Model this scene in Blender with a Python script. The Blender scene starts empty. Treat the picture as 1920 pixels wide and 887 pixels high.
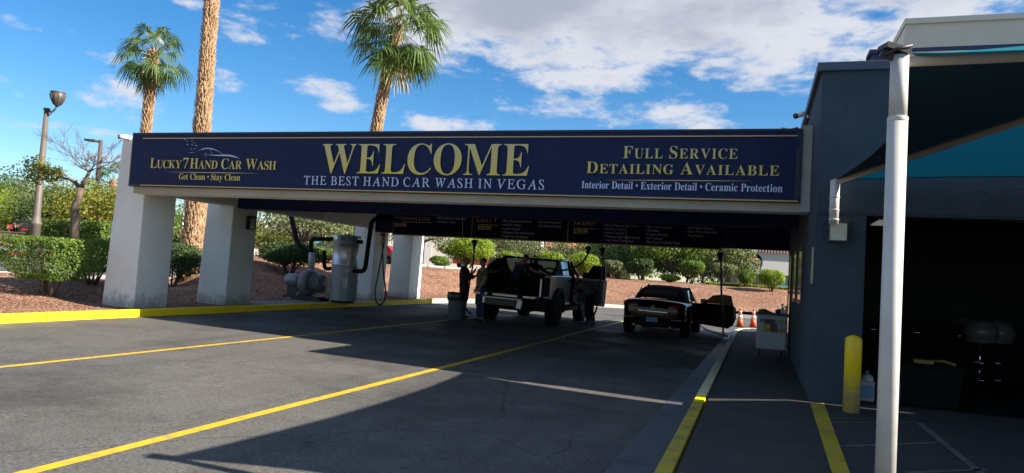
import bpy, bmesh, math, random
import numpy as np
from mathutils import Vector, Matrix, Euler
D = bpy.data
scene = bpy.context.scene
C = scene.collection
rad = math.radians

# ------------------------------------------------------------------ camera
H = 1.45                       # eye height above the pavement by the building
F_PX, CX, CY = 1345.638, 960.0, 443.5
v1 = Vector((1420-CX, 540-CY, F_PX)).normalized()          # lane direction
v2 = -Vector((-2940-CX, 270-CY, F_PX)).normalized()        # canopy direction
v3 = v2.cross(v1)
ROT = Matrix((v2, v1, v3))     # world = ROT @ (right, down, forward)
cam_d = D.cameras.new("camera")
cam_d.sensor_width = 36
cam_d.sensor_fit = 'HORIZONTAL'
cam_d.lens = F_PX/1920*36
cam_d.clip_start = 0.05
cam_d.clip_end = 4000
cam = D.objects.new("camera", cam_d)
C.objects.link(cam)
r_, d_, f_ = ROT.col[0], ROT.col[1], ROT.col[2]
M = Matrix((( r_.x, -d_.x, -f_.x, 0), (r_.y, -d_.y, -f_.y, 0), (r_.z, -d_.z, -f_.z, H), (0, 0, 0, 1)))
cam.matrix_world = M
scene.camera = cam

# ------------------------------------------------------------------ light
SUN_EL, SUN_AZ = 31.0, 89.0    # azimuth from +Y towards +X
sun_d = D.lights.new("sun", 'SUN')
sun_d.energy = 4.9
sun_d.angle = rad(0.5)
sun_d.color = (1.0, 0.90, 0.76)
sun = D.objects.new("sun", sun_d)
C.objects.link(sun)
sdir = Vector((math.sin(rad(SUN_AZ))*math.cos(rad(SUN_EL)), math.cos(rad(SUN_AZ))*math.cos(rad(SUN_EL)), math.sin(rad(SUN_EL))))
sun.rotation_euler = sdir.to_track_quat('Z', 'Y').to_euler()
sun.location = (40, 10, 40)

vs = scene.view_settings
scene.display_settings.display_device = 'sRGB'
vs.view_transform = 'Standard'
vs.look = 'None'
vs.gamma = 1
vs.use_curve_mapping = False
vs.exposure = 1.60
cy = scene.cycles
cy.use_denoising = True
cy.max_bounces = 8
cy.transparent_max_bounces = 12
cy.sample_clamp_indirect = 8

def ray(px, py):
    return ROT @ Vector((px-CX, py-CY, F_PX))
def at(px, py, y):
    r = ray(px, py)
    return Vector((0, 0, H)) + r*(y/r.y)
def atx(px, py, x):
    r = ray(px, py)
    return Vector((0, 0, H)) + r*(x/r.x)
def atz(px, py, z):
    r = ray(px, py)
    return Vector((0, 0, H)) + r*((z-H)/r.z)
KS = 0.0225                    # the lot falls to the gutter on the right
def lot_z(x): return -0.10-KS*(x+0.65)
def atlot(px, py):
    r = ray(px, py)
    t = (-0.10-KS*0.65-H)/(r.z+KS*r.x)
    return Vector((0, 0, H)) + r*t
def azel(px, py):
    r = ray(px, py)
    return math.atan2(r.x, r.y), math.atan2(r.z, math.hypot(r.x, r.y))

# ------------------------------------------------------------------ sky
world = D.worlds.new("World")
scene.world = world
world.use_nodes = True
def build_sky():
    nt = world.node_tree
    N, L = nt.nodes, nt.links
    N.clear()
    def mth(op, a, b=None, c=None, clamp=False):
        n = N.new('ShaderNodeMath'); n.operation = op; n.use_clamp = clamp
        for i, x in enumerate((a, b, c)):
            if x is None: continue
            if isinstance(x, (int, float)): n.inputs[i].default_value = x
            else: L.new(x, n.inputs[i])
        return n.outputs[0]
    out = N.new('ShaderNodeOutputWorld'); bg = N.new('ShaderNodeBackground')
    sky = N.new('ShaderNodeTexSky'); sky.sky_type = 'NISHITA'; sky.sun_disc = False
    sky.sun_elevation = rad(SUN_EL); sky.sun_rotation = rad(SUN_AZ)
    sky.altitude = 600; sky.air_density = 1.0; sky.dust_density = 0.3; sky.ozone_density = 3.0
    hs = N.new('ShaderNodeHueSaturation')
    hs.inputs['Saturation'].default_value = 1.33; hs.inputs['Value'].default_value = 0.92
    L.new(sky.outputs[0], hs.inputs['Color'])
    tc = N.new('ShaderNodeTexCoord'); sp = N.new('ShaderNodeSeparateXYZ')
    L.new(tc.outputs['Generated'], sp.inputs[0])
    az = mth('ARCTAN2', sp.outputs[0], sp.outputs[1])
    el = mth('ARCSINE', sp.outputs[2])
    cb = N.new('ShaderNodeCombineXYZ')
    L.new(az, cb.inputs[0]); L.new(mth('MULTIPLY', el, 2.3), cb.inputs[1]); cb.inputs[2].default_value = 3.7
    def noise(scale, detail, rough=0.55, dist=0.0, w=None):
        n = N.new('ShaderNodeTexNoise'); n.inputs['Scale'].default_value = scale
        n.inputs['Detail'].default_value = detail; n.inputs['Roughness'].default_value = rough
        n.inputs['Distortion'].default_value = dist
        if w:
            m = N.new('ShaderNodeMapping'); m.inputs['Location'].default_value = (w, w*.7, w*.3)
            L.new(cb.outputs[0], m.inputs[0]); L.new(m.outputs[0], n.inputs['Vector'])
        else:
            L.new(cb.outputs[0], n.inputs['Vector'])
        return n.outputs[0]
    n1 = noise(9, 8, 0.62, 0.3); n2 = noise(32, 6, 0.6); n3 = noise(5.0, 3, 0.5, w=11.0)
    # cloud banks: centre px, centre py, half width px, half height px, strength
    blobs = [(1130, 0, 480, 120, 1.4), (1560, 60, 330, 105, .95), (960, 60, 200, 80, 1.0), (1700, -10, 260, 60, 1.0),
             (1150, 150, 175, 36, .88), (1140, 205, 210, 28, .85), (990, 205, 80, 16, .62), (1010, 122, 210, 26, .80),
             (610, 168, 70, 28, .88), (640, 195, 55, 16, .72), (830, 238, 120, 20, .82), (1370, 238, 110, 16, .75), (1430, 130, 110, 26, .8),
             (200, 165, 70, 24, .8), (190, 185, 85, 20, .8), (180, 105, 60, 14, .62), (105, 50, 40, 10, .6), (40, 50, 50, 18, .62),
             (110, 148, 50, 10, .6), (40, 235, 70, 20, .75), (170, 250, 70, 12, .65), (415, 160, 40, 18, .75), (480, 20, 60, 26, .6),
             (610, 15, 70, 26, .75), (630, 60, 70, 26, .72), (360, 10, 40, 14, .6), (440, 70, 50, 12, .5), (670, 90, 70, 24, .6), (190, 295, 60, 18, .7),
             (-250, 160, 160, 60, .8), (2250, 120, 300, 60, .8), (560, 70, 30, 10, .5), (350, 150, 60, 16, .5)]
    dens = None
    for (px, py, rx, ry, s) in blobs:
        a0, e0 = azel(px, py)
        da = mth('MULTIPLY', mth('SUBTRACT', az, a0), F_PX/rx*0.93)
        de = mth('MULTIPLY', mth('SUBTRACT', el, e0), F_PX/ry*0.93)
        d = mth('ADD', mth('MULTIPLY', da, da), mth('MULTIPLY', de, de))
        g = mth('MULTIPLY', mth('EXPONENT', mth('MULTIPLY', d, -0.75)), s)
        dens = g if dens is None else mth('MAXIMUM', dens, g)
    # unseen cloud cover added outside the view to lift the shadow fill
    away = mth('GREATER_THAN', mth('MAXIMUM', mth('ABSOLUTE', mth('ADD', az, rad(20))), mth('MULTIPLY', el, 1.6)), rad(50))
    base = mth('MULTIPLY', away, 0.6)
    dens = mth('MAXIMUM', dens, base)
    nn = mth('ADD', mth('MULTIPLY', mth('SUBTRACT', n1, 0.5), 2.2), mth('MULTIPLY', mth('SUBTRACT', n2, 0.5), 0.85))
    tot = mth('ADD', dens, nn)
    mr = N.new('ShaderNodeMapRange'); mr.interpolation_type = 'SMOOTHSTEP'
    mr.inputs['From Min'].default_value = 0.40; mr.inputs['From Max'].default_value = 0.98
    L.new(tot, mr.inputs[0])
    mask = mth('MULTIPLY', mr.outputs[0], 0.93)
    # thick cloud reads as a lavender grey, thin edges as white
    th = N.new('ShaderNodeMapRange'); th.interpolation_type = 'SMOOTHSTEP'
    th.inputs['From Min'].default_value = 0.84; th.inputs['From Max'].default_value = 1.50
    L.new(mth('ADD', mth('ADD', dens, mth('MULTIPLY', mth('SUBTRACT', n3, 0.5), 1.6)), mth('MULTIPLY', nn, 0.35)), th.inputs[0])
    cc = N.new('ShaderNodeMixRGB'); L.new(th.outputs[0], cc.inputs[0])
    cc.inputs[1].default_value = (4.3, 4.4, 4.75, 1); cc.inputs[2].default_value = (2.55, 2.7, 3.2, 1)
    far = N.new('ShaderNodeMixRGB'); L.new(away, far.inputs[0]); L.new(cc.outputs[0], far.inputs[1]); far.inputs[2].default_value = (4.3, 4.4, 4.7, 1); cc = far
    mx = N.new('ShaderNodeMixRGB'); L.new(mask, mx.inputs[0]); L.new(hs.outputs[0], mx.inputs[1]); L.new(cc.outputs[0], mx.inputs[2])
    L.new(mx.outputs[0], bg.inputs['Color']); bg.inputs['Strength'].default_value = 0.06
    L.new(bg.outputs[0], out.inputs[0])
build_sky()

# ------------------------------------------------------------------ helpers
MATS = {}
def pbr(name, col, rough=0.7, metal=0.0, var=0.0, vscale=4.0, bump=0.0, bscale=60.0, spec=0.5, col2=None, stain=None, sscale=1.2, coat=0.0, trans=0.0, contrast=1.0):
    """principled material; var = soft random lightness, stain = second colour in patches of their own shape"""
    if name in MATS: return MATS[name]
    m = D.materials.new(name); m.use_nodes = True
    nt = m.node_tree; N, L = nt.nodes, nt.links
    b = N['Principled BSDF']
    b.inputs['Base Color'].default_value = (*col, 1); b.inputs['Roughness'].default_value = rough
    b.inputs['Metallic'].default_value = metal; b.inputs['Specular IOR Level'].default_value = spec
    if coat: b.inputs['Coat Weight'].default_value = coat; b.inputs['Coat Roughness'].default_value = 0.04
    if trans: b.inputs['Transmission Weight'].default_value = trans
    tc = N.new('ShaderNodeTexCoord'); src = None
    geo = N.new('ShaderNodeNewGeometry')
    if var or col2:
        n = N.new('ShaderNodeTexNoise'); n.inputs['Scale'].default_value = vscale; n.inputs['Detail'].default_value = 6; n.inputs['Roughness'].default_value = 0.65
        L.new(geo.outputs['Position'], n.inputs['Vector'])
        r = N.new('ShaderNodeValToRGB'); r.color_ramp.elements[0].position = 0.5-0.22/contrast; r.color_ramp.elements[1].position = 0.5+0.22/contrast
        a = tuple(c*(1-var) for c in col); z = col2 if col2 else tuple(min(1, c*(1+var)) for c in col)
        r.color_ramp.elements[0].color = (*a, 1); r.color_ramp.elements[1].color = (*z, 1)
        L.new(n.outputs[0], r.inputs[0]); src = r.outputs[0]
    if stain:
        n = N.new('ShaderNodeTexNoise'); n.inputs['Scale'].default_value = sscale; n.inputs['Detail'].default_value = 8; n.inputs['Roughness'].default_value = 0.7
        L.new(geo.outputs['Position'], n.inputs['Vector'])
        r = N.new('ShaderNodeValToRGB'); r.color_ramp.elements[0].position = 0.50; r.color_ramp.elements[1].position = 0.68
        L.new(n.outputs[0], r.inputs[0])
        mx = N.new('ShaderNodeMixRGB'); L.new(r.outputs[0], mx.inputs[0])
        if src: L.new(src, mx.inputs[1])
        else: mx.inputs[1].default_value = (*col, 1)
        mx.inputs[2].default_value = (*stain, 1); src = mx.outputs[0]
    if src: L.new(src, b.inputs['Base Color'])
    if bump:
        n = N.new('ShaderNodeTexNoise'); n.inputs['Scale'].default_value = bscale; n.inputs['Detail'].default_value = 3
        L.new(geo.outputs['Position'], n.inputs['Vector'])
        bp = N.new('ShaderNodeBump'); bp.inputs['Strength'].default_value = bump; bp.inputs['Distance'].default_value = 0.02
        L.new(n.outputs[0], bp.inputs['Height']); L.new(bp.outputs[0], b.inputs['Normal'])
    MATS[name] = m
    return m

def leaf_mat(name, c1, c2, trans=0.35, rough=0.55):
    if name in MATS: return MATS[name]
    m = D.materials.new(name); m.use_nodes = True
    nt = m.node_tree; N, L = nt.nodes, nt.links
    N.clear()
    out = N.new('ShaderNodeOutputMaterial'); g = N.new('ShaderNodeNewGeometry')
    r = N.new('ShaderNodeValToRGB'); r.color_ramp.elements[0].color = (*c1, 1); r.color_ramp.elements[1].color = (*c2, 1)
    n = N.new('ShaderNodeTexNoise'); n.inputs['Scale'].default_value = 2.2; n.inputs['Detail'].default_value = 3
    L.new(g.outputs['Position'], n.inputs['Vector'])
    ad = N.new('ShaderNodeMath'); ad.operation = 'MULTIPLY_ADD'
    L.new(g.outputs['Random Per Island'], ad.inputs[0]); ad.inputs[1].default_value = 0.6
    sb = N.new('ShaderNodeMath'); sb.operation = 'MULTIPLY_ADD'; L.new(n.outputs[0], sb.inputs[0]); sb.inputs[1].default_value = 1.6; sb.inputs[2].default_value = -0.6
    L.new(sb.outputs[0], ad.inputs[2]); L.new(ad.outputs[0], r.inputs[0])
    p = N.new('ShaderNodeBsdfPrincipled'); p.inputs['Roughness'].default_value = rough; p.inputs['Specular IOR Level'].default_value = 0.35
    t = N.new('ShaderNodeBsdfTranslucent'); mx = N.new('ShaderNodeMixShader'); mx.inputs[0].default_value = trans
    L.new(r.outputs[0], p.inputs['Base Color'])
    br = N.new('ShaderNodeMixRGB'); br.blend_type = 'MULTIPLY'; br.inputs[0].default_value = 1; br.inputs[2].default_value = (1.25, 1.25, 0.6, 1)
    L.new(r.outputs[0], br.inputs[1]); L.new(br.outputs[0], t.inputs['Color'])
    L.new(p.outputs[0], mx.inputs[1]); L.new(t.outputs[0], mx.inputs[2]); L.new(mx.outputs[0], out.inputs[0])
    MATS[name] = m
    return m

class MB:
    """collects faces; build() links them as ONE mesh object"""
    def __init__(s): s.v = []; s.f = []; s.m = []; s.sm = []
    def add(s, vs, fs, mi=0, smooth=False):
        o = len(s.v); s.v += [tuple(v) for v in vs]
        for f in fs: s.f.append(tuple(i+o for i in f)); s.m.append(mi); s.sm.append(smooth)
        return s
    def box(s, x0, x1, y0, y1, z0, z1, mi=0):
        v = [(x, y, z) for z in (z0, z1) for y in (y0, y1) for x in (x0, x1)]
        return s.add(v, [(0, 2, 3, 1), (4, 5, 7, 6), (0, 1, 5, 4), (2, 6, 7, 3), (0, 4, 6, 2), (1, 3, 7, 5)], mi)
    def obox(s, c, size, rot=(0, 0, 0), mi=0):
        R = Euler(rot).to_matrix(); c = Vector(c)
        v = [c + R @ Vector((x*size[0]/2, y*size[1]/2, z*size[2]/2)) for z in (-1, 1) for y in (-1, 1) for x in (-1, 1)]
        return s.add(v, [(0, 2, 3, 1), (4, 5, 7, 6), (0, 1, 5, 4), (2, 6, 7, 3), (0, 4, 6, 2), (1, 3, 7, 5)], mi)
    def hexa(s, b, t, mi=0):
        """b, t: four corners (counter-clockwise seen from above) below and above"""
        return s.add(list(b)+list(t), [(3, 2, 1, 0), (4, 5, 6, 7), (0, 1, 5, 4), (1, 2, 6, 5), (2, 3, 7, 6), (3, 0, 4, 7)], mi)
    def prism(s, poly, a, b, axis='x', mi=0):
        n = len(poly)
        def P(u, v, w):
            return {'x': (w, u, v), 'y': (u, w, v), 'z': (u, v, w)}[axis]
        v = [P(u, w, a) for u, w in poly]+[P(u, w, b) for u, w in poly]
        fs = [tuple(range(n))[::-1], tuple(range(n, 2*n))]+[(i, (i+1) % n, n+(i+1) % n, n+i) for i in range(n)]
        return s.add(v, fs, mi)
    def tube(s, pts, r, n=8, mi=0, cap=True):
        pts = [Vector(p) for p in pts]; k = len(pts)
        rs = r if isinstance(r, (list, tuple)) else [r]*k
        vs = []; up = None
        for i, p in enumerate(pts):
            t = (pts[min(i+1, k-1)]-pts[max(i-1, 0)]).normalized()
            if up is None:
                up = t.orthogonal().normalized()
            else:
                up = (up - t*up.dot(t))
                up = up.normalized() if up.length > 1e-5 else t.orthogonal().normalized()
            w = t.cross(up)
            for j in range(n):
                a = 2*math.pi*j/n
                vs.append(p+(up*math.cos(a)+w*math.sin(a))*rs[i])
        fs = [(i*n+j, i*n+(j+1) % n, (i+1)*n+(j+1) % n, (i+1)*n+j) for i in range(k-1) for j in range(n)]
        if cap: fs += [tuple(range(n))[::-1], tuple((k-1)*n+j for j in range(n))]
        return s.add(vs, fs, mi, True)
    def lathe(s, prof, c=(0, 0, 0), n=24, mi=0, axis='z'):
        vs = []
        for r, z in prof:
            for j in range(n):
                a = 2*math.pi*j/n
                p = (r*math.cos(a), r*math.sin(a), z)
                if axis == 'x': p = (p[2], p[0], p[1])
                if axis == 'y': p = (p[1], p[2], p[0])
                vs.append((p[0]+c[0], p[1]+c[1], p[2]+c[2]))
        k = len(prof)
        fs = [(i*n+j, i*n+(j+1) % n, (i+1)*n+(j+1) % n, (i+1)*n+j) for i in range(k-1) for j in range(n)]
        if prof[0][0] > 1e-4: fs.append(tuple(range(n))[::-1])
        if prof[-1][0] > 1e-4: fs.append(tuple((k-1)*n+j for j in range(n)))
        return s.add(vs, fs, mi, True)
    def ell(s, c, rx, ry, rz, n=12, mi=0, zlo=-1.0):
        prof = []
        k = n//2+1
        for i in range(k+1):
            a = math.asin(max(-1, zlo))+(math.pi/2-math.asin(max(-1, zlo)))*i/k
            prof.append((max(math.cos(a), 1e-5), math.sin(a)))
        vs = []
        for r, z in prof:
            for j in range(n):
                a = 2*math.pi*j/n
                vs.append((c[0]+rx*r*math.cos(a), c[1]+ry*r*math.sin(a), c[2]+rz*z))
        fs = [(i*n+j, i*n+(j+1) % n, (i+1)*n+(j+1) % n, (i+1)*n+j) for i in range(k) for j in range(n)]
        return s.add(vs, fs, mi, True)
    def loft(s, loops, mi=0, closed=True, cap=True, smooth=True):
        n = len(loops[0]); vs = [p for l in loops for p in l]; k = len(loops)
        fs = [(i*n+j, i*n+(j+1) % n, (i+1)*n+(j+1) % n, (i+1)*n+j) for i in range(k-1) for j in range(n if closed else n-1)]
        if cap and closed: fs += [tuple(range(n))[::-1], tuple((k-1)*n+j for j in range(n))]
        return s.add(vs, fs, mi, smooth)
    def quad(s, a, b, c, d, mi=0): return s.add([a, b, c, d], [(0, 1, 2, 3)], mi)
    def mesh(s, name, mats):
        me = D.meshes.new(name); me.from_pydata(s.v, [], s.f)
        for m in (mats if isinstance(mats, (list, tuple)) else [mats]): me.materials.append(m)
        me.polygons.foreach_set('material_index', s.m); me.polygons.foreach_set('use_smooth', s.sm)
        bm = bmesh.new(); bm.from_mesh(me); bmesh.ops.recalc_face_normals(bm, faces=bm.faces); bm.to_mesh(me); bm.free()
        me.update()
        return me

def top_of(o):
    while o.parent: o = o.parent
    return o
def link(name, me, parent=None, world=False):
    o = D.objects.new(name, me); C.objects.link(o)
    if parent:
        if world:
            L = top_of(parent).location
            me.transform(Matrix.Translation(-L))
        o.parent = parent
    return o
def part(parent, name, mb, mats, bev=0.0, sub=0, world=True, label=None):
    o = link(name, mb.mesh(name, mats), parent, world)
    if bev:
        b = o.modifiers.new('bevel', 'BEVEL'); b.width = bev; b.segments = 2; b.limit_method = 'ANGLE'; b.angle_limit = rad(40)
    if sub:
        u = o.modifiers.new('sub', 'SUBSURF'); u.levels = sub; u.render_levels = sub
    if label: o['label'] = label
    return o
def tag(o, label, cat, group=None):
    o['label'] = label; o['category'] = cat
    if group: o['group'] = group
    return o
def thing(name, label, cat, loc=(0, 0, 0), rz=0.0, group=None):
    o = D.objects.new(name, None); C.objects.link(o)
    o.location = loc; o.rotation_euler = (0, 0, rz); o.empty_display_size = 0.2
    return tag(o, label, cat, group)
def solo(name, mb, mats, label, cat, group=None, bev=0.0):
    o = part(None, name, mb, mats, bev=bev)
    return tag(o, label, cat, group)
def struct(name, mb, mats, bev=0.0):
    o = part(None, name, mb, mats, bev=bev); o['kind'] = 'structure'
    return o
def dup(root, loc, rz, label=None, scale=None):
    r = root.copy(); C.objects.link(r); r.location = loc; r.rotation_euler = (0, 0, rz)
    if scale: r.scale = scale
    if label: r['label'] = label
    for ch in list(root.children):
        c = ch.copy(); C.objects.link(c); c.parent = r
        for g in list(ch.children):
            d = g.copy(); C.objects.link(d); d.parent = c
    return r

# ---------- lettering
GLY = {}
def glyph(ch, style):
    k = (ch, style)
    if k in GLY: return GLY[k]
    c = ch
    if style in 'bB':
        if 'A' <= ch <= 'Z': c = chr(0x1D400+ord(ch)-65)
        elif 'a' <= ch <= 'z': c = chr(0x1D41A+ord(ch)-97)
        elif '0' <= ch <= '9': c = chr(0x1D7CE+ord(ch)-48)
    elif style == 'i':
        if 'A' <= ch <= 'Z': c = chr(0x1D434+ord(ch)-65)
    cu = D.curves.new('glyph', 'FONT'); cu.body = c; cu.size = 1; cu.resolution_u = 4
    if style == 'b': cu.offset = -0.0045
    if style == 'i': cu.shear = -0.29; cu.offset = 0.004
    o = D.objects.new('glyph', cu); C.objects.link(o)
    dg = bpy.context.evaluated_depsgraph_get()
    me = o.evaluated_get(dg).to_mesh()
    vs = [(v.co.x, v.co.y) for v in me.vertices]; fs = [tuple(p.vertices) for p in me.polygons]
    o.evaluated_get(dg).to_mesh_clear()
    D.objects.remove(o); D.curves.remove(cu)
    if vs:
        x0 = min(v[0] for v in vs); x1 = max(v[0] for v in vs)
        vs = [(x-x0, y) for x, y in vs]; w = x1-x0
    else: w = 0.0
    GLY[k] = (vs, fs, w)
    return GLY[k]
def text2d(segs, style='b', track=0.08):
    """segs: [(text, scale)] on one baseline -> 2D verts, faces, width, height of capitals (1-em units)"""
    V, F = [], []; x = 0.0
    for txt, sc in segs:
        for ch in txt:
            if ch == ' ': x += 0.30*sc; continue
            vs, fs, w = glyph(ch, style)
            o = len(V); V += [(x+a*sc, b*sc) for a, b in vs]; F += [tuple(i+o for i in f) for f in fs]
            x += w*sc+track*sc
    return V, F, x-track
def put_text(mb, segs, style, p0, p1, cap, track=0.08, off=0.0, mi=0):
    """baseline from point p0 to p1 (world), capitals 'cap' metres tall"""
    if isinstance(segs, str): segs = [(segs, 1.0)]
    V, F, w = text2d(segs, style, track)
    ch = max(v[1] for v in glyph('H', style)[0])*max(s for _, s in segs)
    p0, p1 = Vector(p0), Vector(p1); u = (p1-p0)/w; s = cap/ch
    mb.add([p0+u*a+Vector((0, 0, s*b)) for a, b in V], F, mi)
    return mb
def small_caps(t, lo=0.78):
    out = []
    for w in t.split(' '):
        out += [(w[0], 1.0), (w[1:], lo), (' ', 1.0)]
    return out[:-1]

# ---------- foliage
def leaf_obj(name, pts, nrm, size, mat, parent=None, seed=0, aspect=0.6, world=True):
    """one mesh of many small leaves: pts (n,3), outward normals (n,3)"""
    rg = np.random.default_rng(seed); n = len(pts)
    nr = nrm+rg.normal(0, 0.75, (n, 3)); nr /= np.linalg.norm(nr, axis=1)[:, None]+1e-9
    t = np.cross(nr, rg.normal(0, 1, (n, 3))); t /= np.linalg.norm(t, axis=1)[:, None]+1e-9
    b = np.cross(nr, t); s = size*rg.uniform(0.6, 1.35, n)[:, None]
    a = pts-t*s*.5; c = pts+t*s*.5; l = pts+b*s*aspect*.5+nr*s*.12; r = pts-b*s*aspect*.5+nr*s*.12
    v = np.stack([a, l, c, r], 1).reshape(-1, 3)
    if parent and world: v = v-np.array(top_of(parent).location)
    me = D.meshes.new(name)
    me.vertices.add(4*n); me.vertices.foreach_set('co', v.astype(np.float32).ravel())
    me.loops.add(4*n); me.loops.foreach_set('vertex_index', np.arange(4*n, dtype=np.int32))
    me.polygons.add(n); me.polygons.foreach_set('loop_start', np.arange(0, 4*n, 4, dtype=np.int32)); me.polygons.foreach_set('loop_total', np.full(n, 4, dtype=np.int32))
    me.materials.append(mat); me.update(calc_edges=True); me.validate()
    return link(name, me, parent)
def blob_points(blobs, n, seed=0, inner=0.55):
    """points through ellipsoid blobs (c, rx, ry, rz), denser near their skins"""
    rg = np.random.default_rng(seed)
    w = np.array([b[1]*b[3]+b[2]*b[3]+b[1]*b[2] for b in blobs]); w /= w.sum()
    k = rg.choice(len(blobs), n, p=w)
    d = rg.normal(0, 1, (n, 3)); d /= np.linalg.norm(d, axis=1)[:, None]
    cs = np.array([b[0] for b in blobs], float)[k]; rs = np.array([b[1:4] for b in blobs], float)[k]
    q = (inner+(1-inner)*rg.uniform(0, 1, n)**0.6)*(1+rg.normal(0, 0.06, n))
    return cs+d*rs*q[:, None], d
# ------------------------------------------------------------------ materials of the setting
def asphalt_mat():
    m = pbr('asphalt', (0.086, 0.083, 0.078), 0.85, var=0.20, vscale=1.1, spec=0.3, stain=(0.038, 0.037, 0.036), sscale=0.34)
    nt = m.node_tree; N, L = nt.nodes, nt.links
    b = N['Principled BSDF']; g = N.new('ShaderNodeNewGeometry')
    n = N.new('ShaderNodeTexNoise'); n.inputs['Scale'].default_value = 38; n.inputs['Detail'].default_value = 5; n.inputs['Roughness'].default_value = 0.8
    L.new(g.outputs['Position'], n.inputs['Vector'])
    r = N.new('ShaderNodeMapRange'); r.inputs['From Min'].default_value = 0.32; r.inputs['From Max'].default_value = 0.68; r.inputs['To Min'].default_value = 0.35; r.inputs['To Max'].default_value = 1.75
    L.new(n.outputs[0], r.inputs[0])
    mx = N.new('ShaderNodeMixRGB'); mx.blend_type = 'MULTIPLY'; mx.inputs[0].default_value = 1
    old = b.inputs['Base Color'].links[0].from_socket
    L.new(old, mx.inputs[1]); L.new(r.outputs[0], mx.inputs[2]); L.new(mx.outputs[0], b.inputs['Base Color'])
    n2 = N.new('ShaderNodeTexNoise'); n2.inputs['Scale'].default_value = 0.55; n2.inputs['Detail'].default_value = 5
    L.new(g.outputs['Position'], n2.inputs['Vector'])
    r2 = N.new('ShaderNodeMapRange'); r2.inputs['From Min'].default_value = 0.4; r2.inputs['From Max'].default_value = 0.62; r2.inputs['To Min'].default_value = 0.9; r2.inputs['To Max'].default_value = 0.6
    L.new(n2.outputs[0], r2.inputs[0]); L.new(r2.outputs[0], b.inputs['Roughness'])
    def darker(fac, col):
        x = N.new('ShaderNodeMixRGB'); L.new(fac, x.inputs[0]); L.new(b.inputs['Base Color'].links[0].from_socket, x.inputs[1]); x.inputs[2].default_value = (*col, 1); L.new(x.outputs[0], b.inputs['Base Color'])
    # drips: small dark spots in scattered groups
    vo = N.new('ShaderNodeTexVoronoi'); vo.inputs['Scale'].default_value = 2.1; L.new(g.outputs['Position'], vo.inputs['Vector'])
    sc = N.new('ShaderNodeSeparateColor'); L.new(vo.outputs['Color'], sc.inputs[0])
    rr = N.new('ShaderNodeMath'); rr.operation = 'MULTIPLY'; L.new(sc.outputs[0], rr.inputs[0]); rr.inputs[1].default_value = 0.14
    dd = N.new('ShaderNodeMath'); dd.operation = 'SUBTRACT'; L.new(rr.outputs[0], dd.inputs[0]); L.new(vo.outputs['Distance'], dd.inputs[1])
    ds = N.new('ShaderNodeMapRange'); ds.inputs['From Min'].default_value = 0; ds.inputs['From Max'].default_value = 0.06; ds.inputs['To Max'].default_value = 0.75; L.new(dd.outputs[0], ds.inputs[0])
    darker(ds.outputs[0], (0.030, 0.029, 0.029))
    # worn wheel paths: long streaks along the lanes
    mp = N.new('ShaderNodeMapping'); mp.inputs['Scale'].default_value = (1.1, 0.10, 1); L.new(g.outputs['Position'], mp.inputs[0])
    ns = N.new('ShaderNodeTexNoise'); ns.inputs['Scale'].default_value = 1.6; ns.inputs['Detail'].default_value = 7; ns.inputs['Roughness'].default_value = 0.7; L.new(mp.outputs[0], ns.inputs['Vector'])
    st_ = N.new('ShaderNodeMapRange'); st_.inputs['From Min'].default_value = 0.52; st_.inputs['From Max'].default_value = 0.72; st_.inputs['To Max'].default_value = 0.65; L.new(ns.outputs[0], st_.inputs[0])
    darker(st_.outputs[0], (0.046, 0.045, 0.044))
    # a few hairline cracks
    wv = N.new('ShaderNodeTexNoise'); wv.inputs['Scale'].default_value = 1.3; wv.inputs['Detail'].default_value = 6; L.new(g.outputs['Position'], wv.inputs['Vector'])
    va = N.new('ShaderNodeMixRGB'); va.inputs[0].default_value = 0.25; L.new(g.outputs['Position'], va.inputs[1]); L.new(wv.outputs['Color'], va.inputs[2])
    vc = N.new('ShaderNodeTexVoronoi'); vc.feature = 'DISTANCE_TO_EDGE'; vc.inputs['Scale'].default_value = 0.30; L.new(va.outputs[0], vc.inputs['Vector'])
    ck = N.new('ShaderNodeMapRange'); ck.inputs['From Min'].default_value = 0.0022; ck.inputs['From Max'].default_value = 0.0008; ck.inputs['To Max'].default_value = 0.75; L.new(vc.outputs['Distance'], ck.inputs[0])
    darker(ck.outputs[0], (0.022, 0.022, 0.022))
    bp = N.new('ShaderNodeBump'); bp.inputs['Strength'].default_value = 0.5; bp.inputs['Distance'].default_value = 0.008
    L.new(n.outputs[0], bp.inputs['Height']); L.new(bp.outputs[0], b.inputs['Normal'])
    return m
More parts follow.
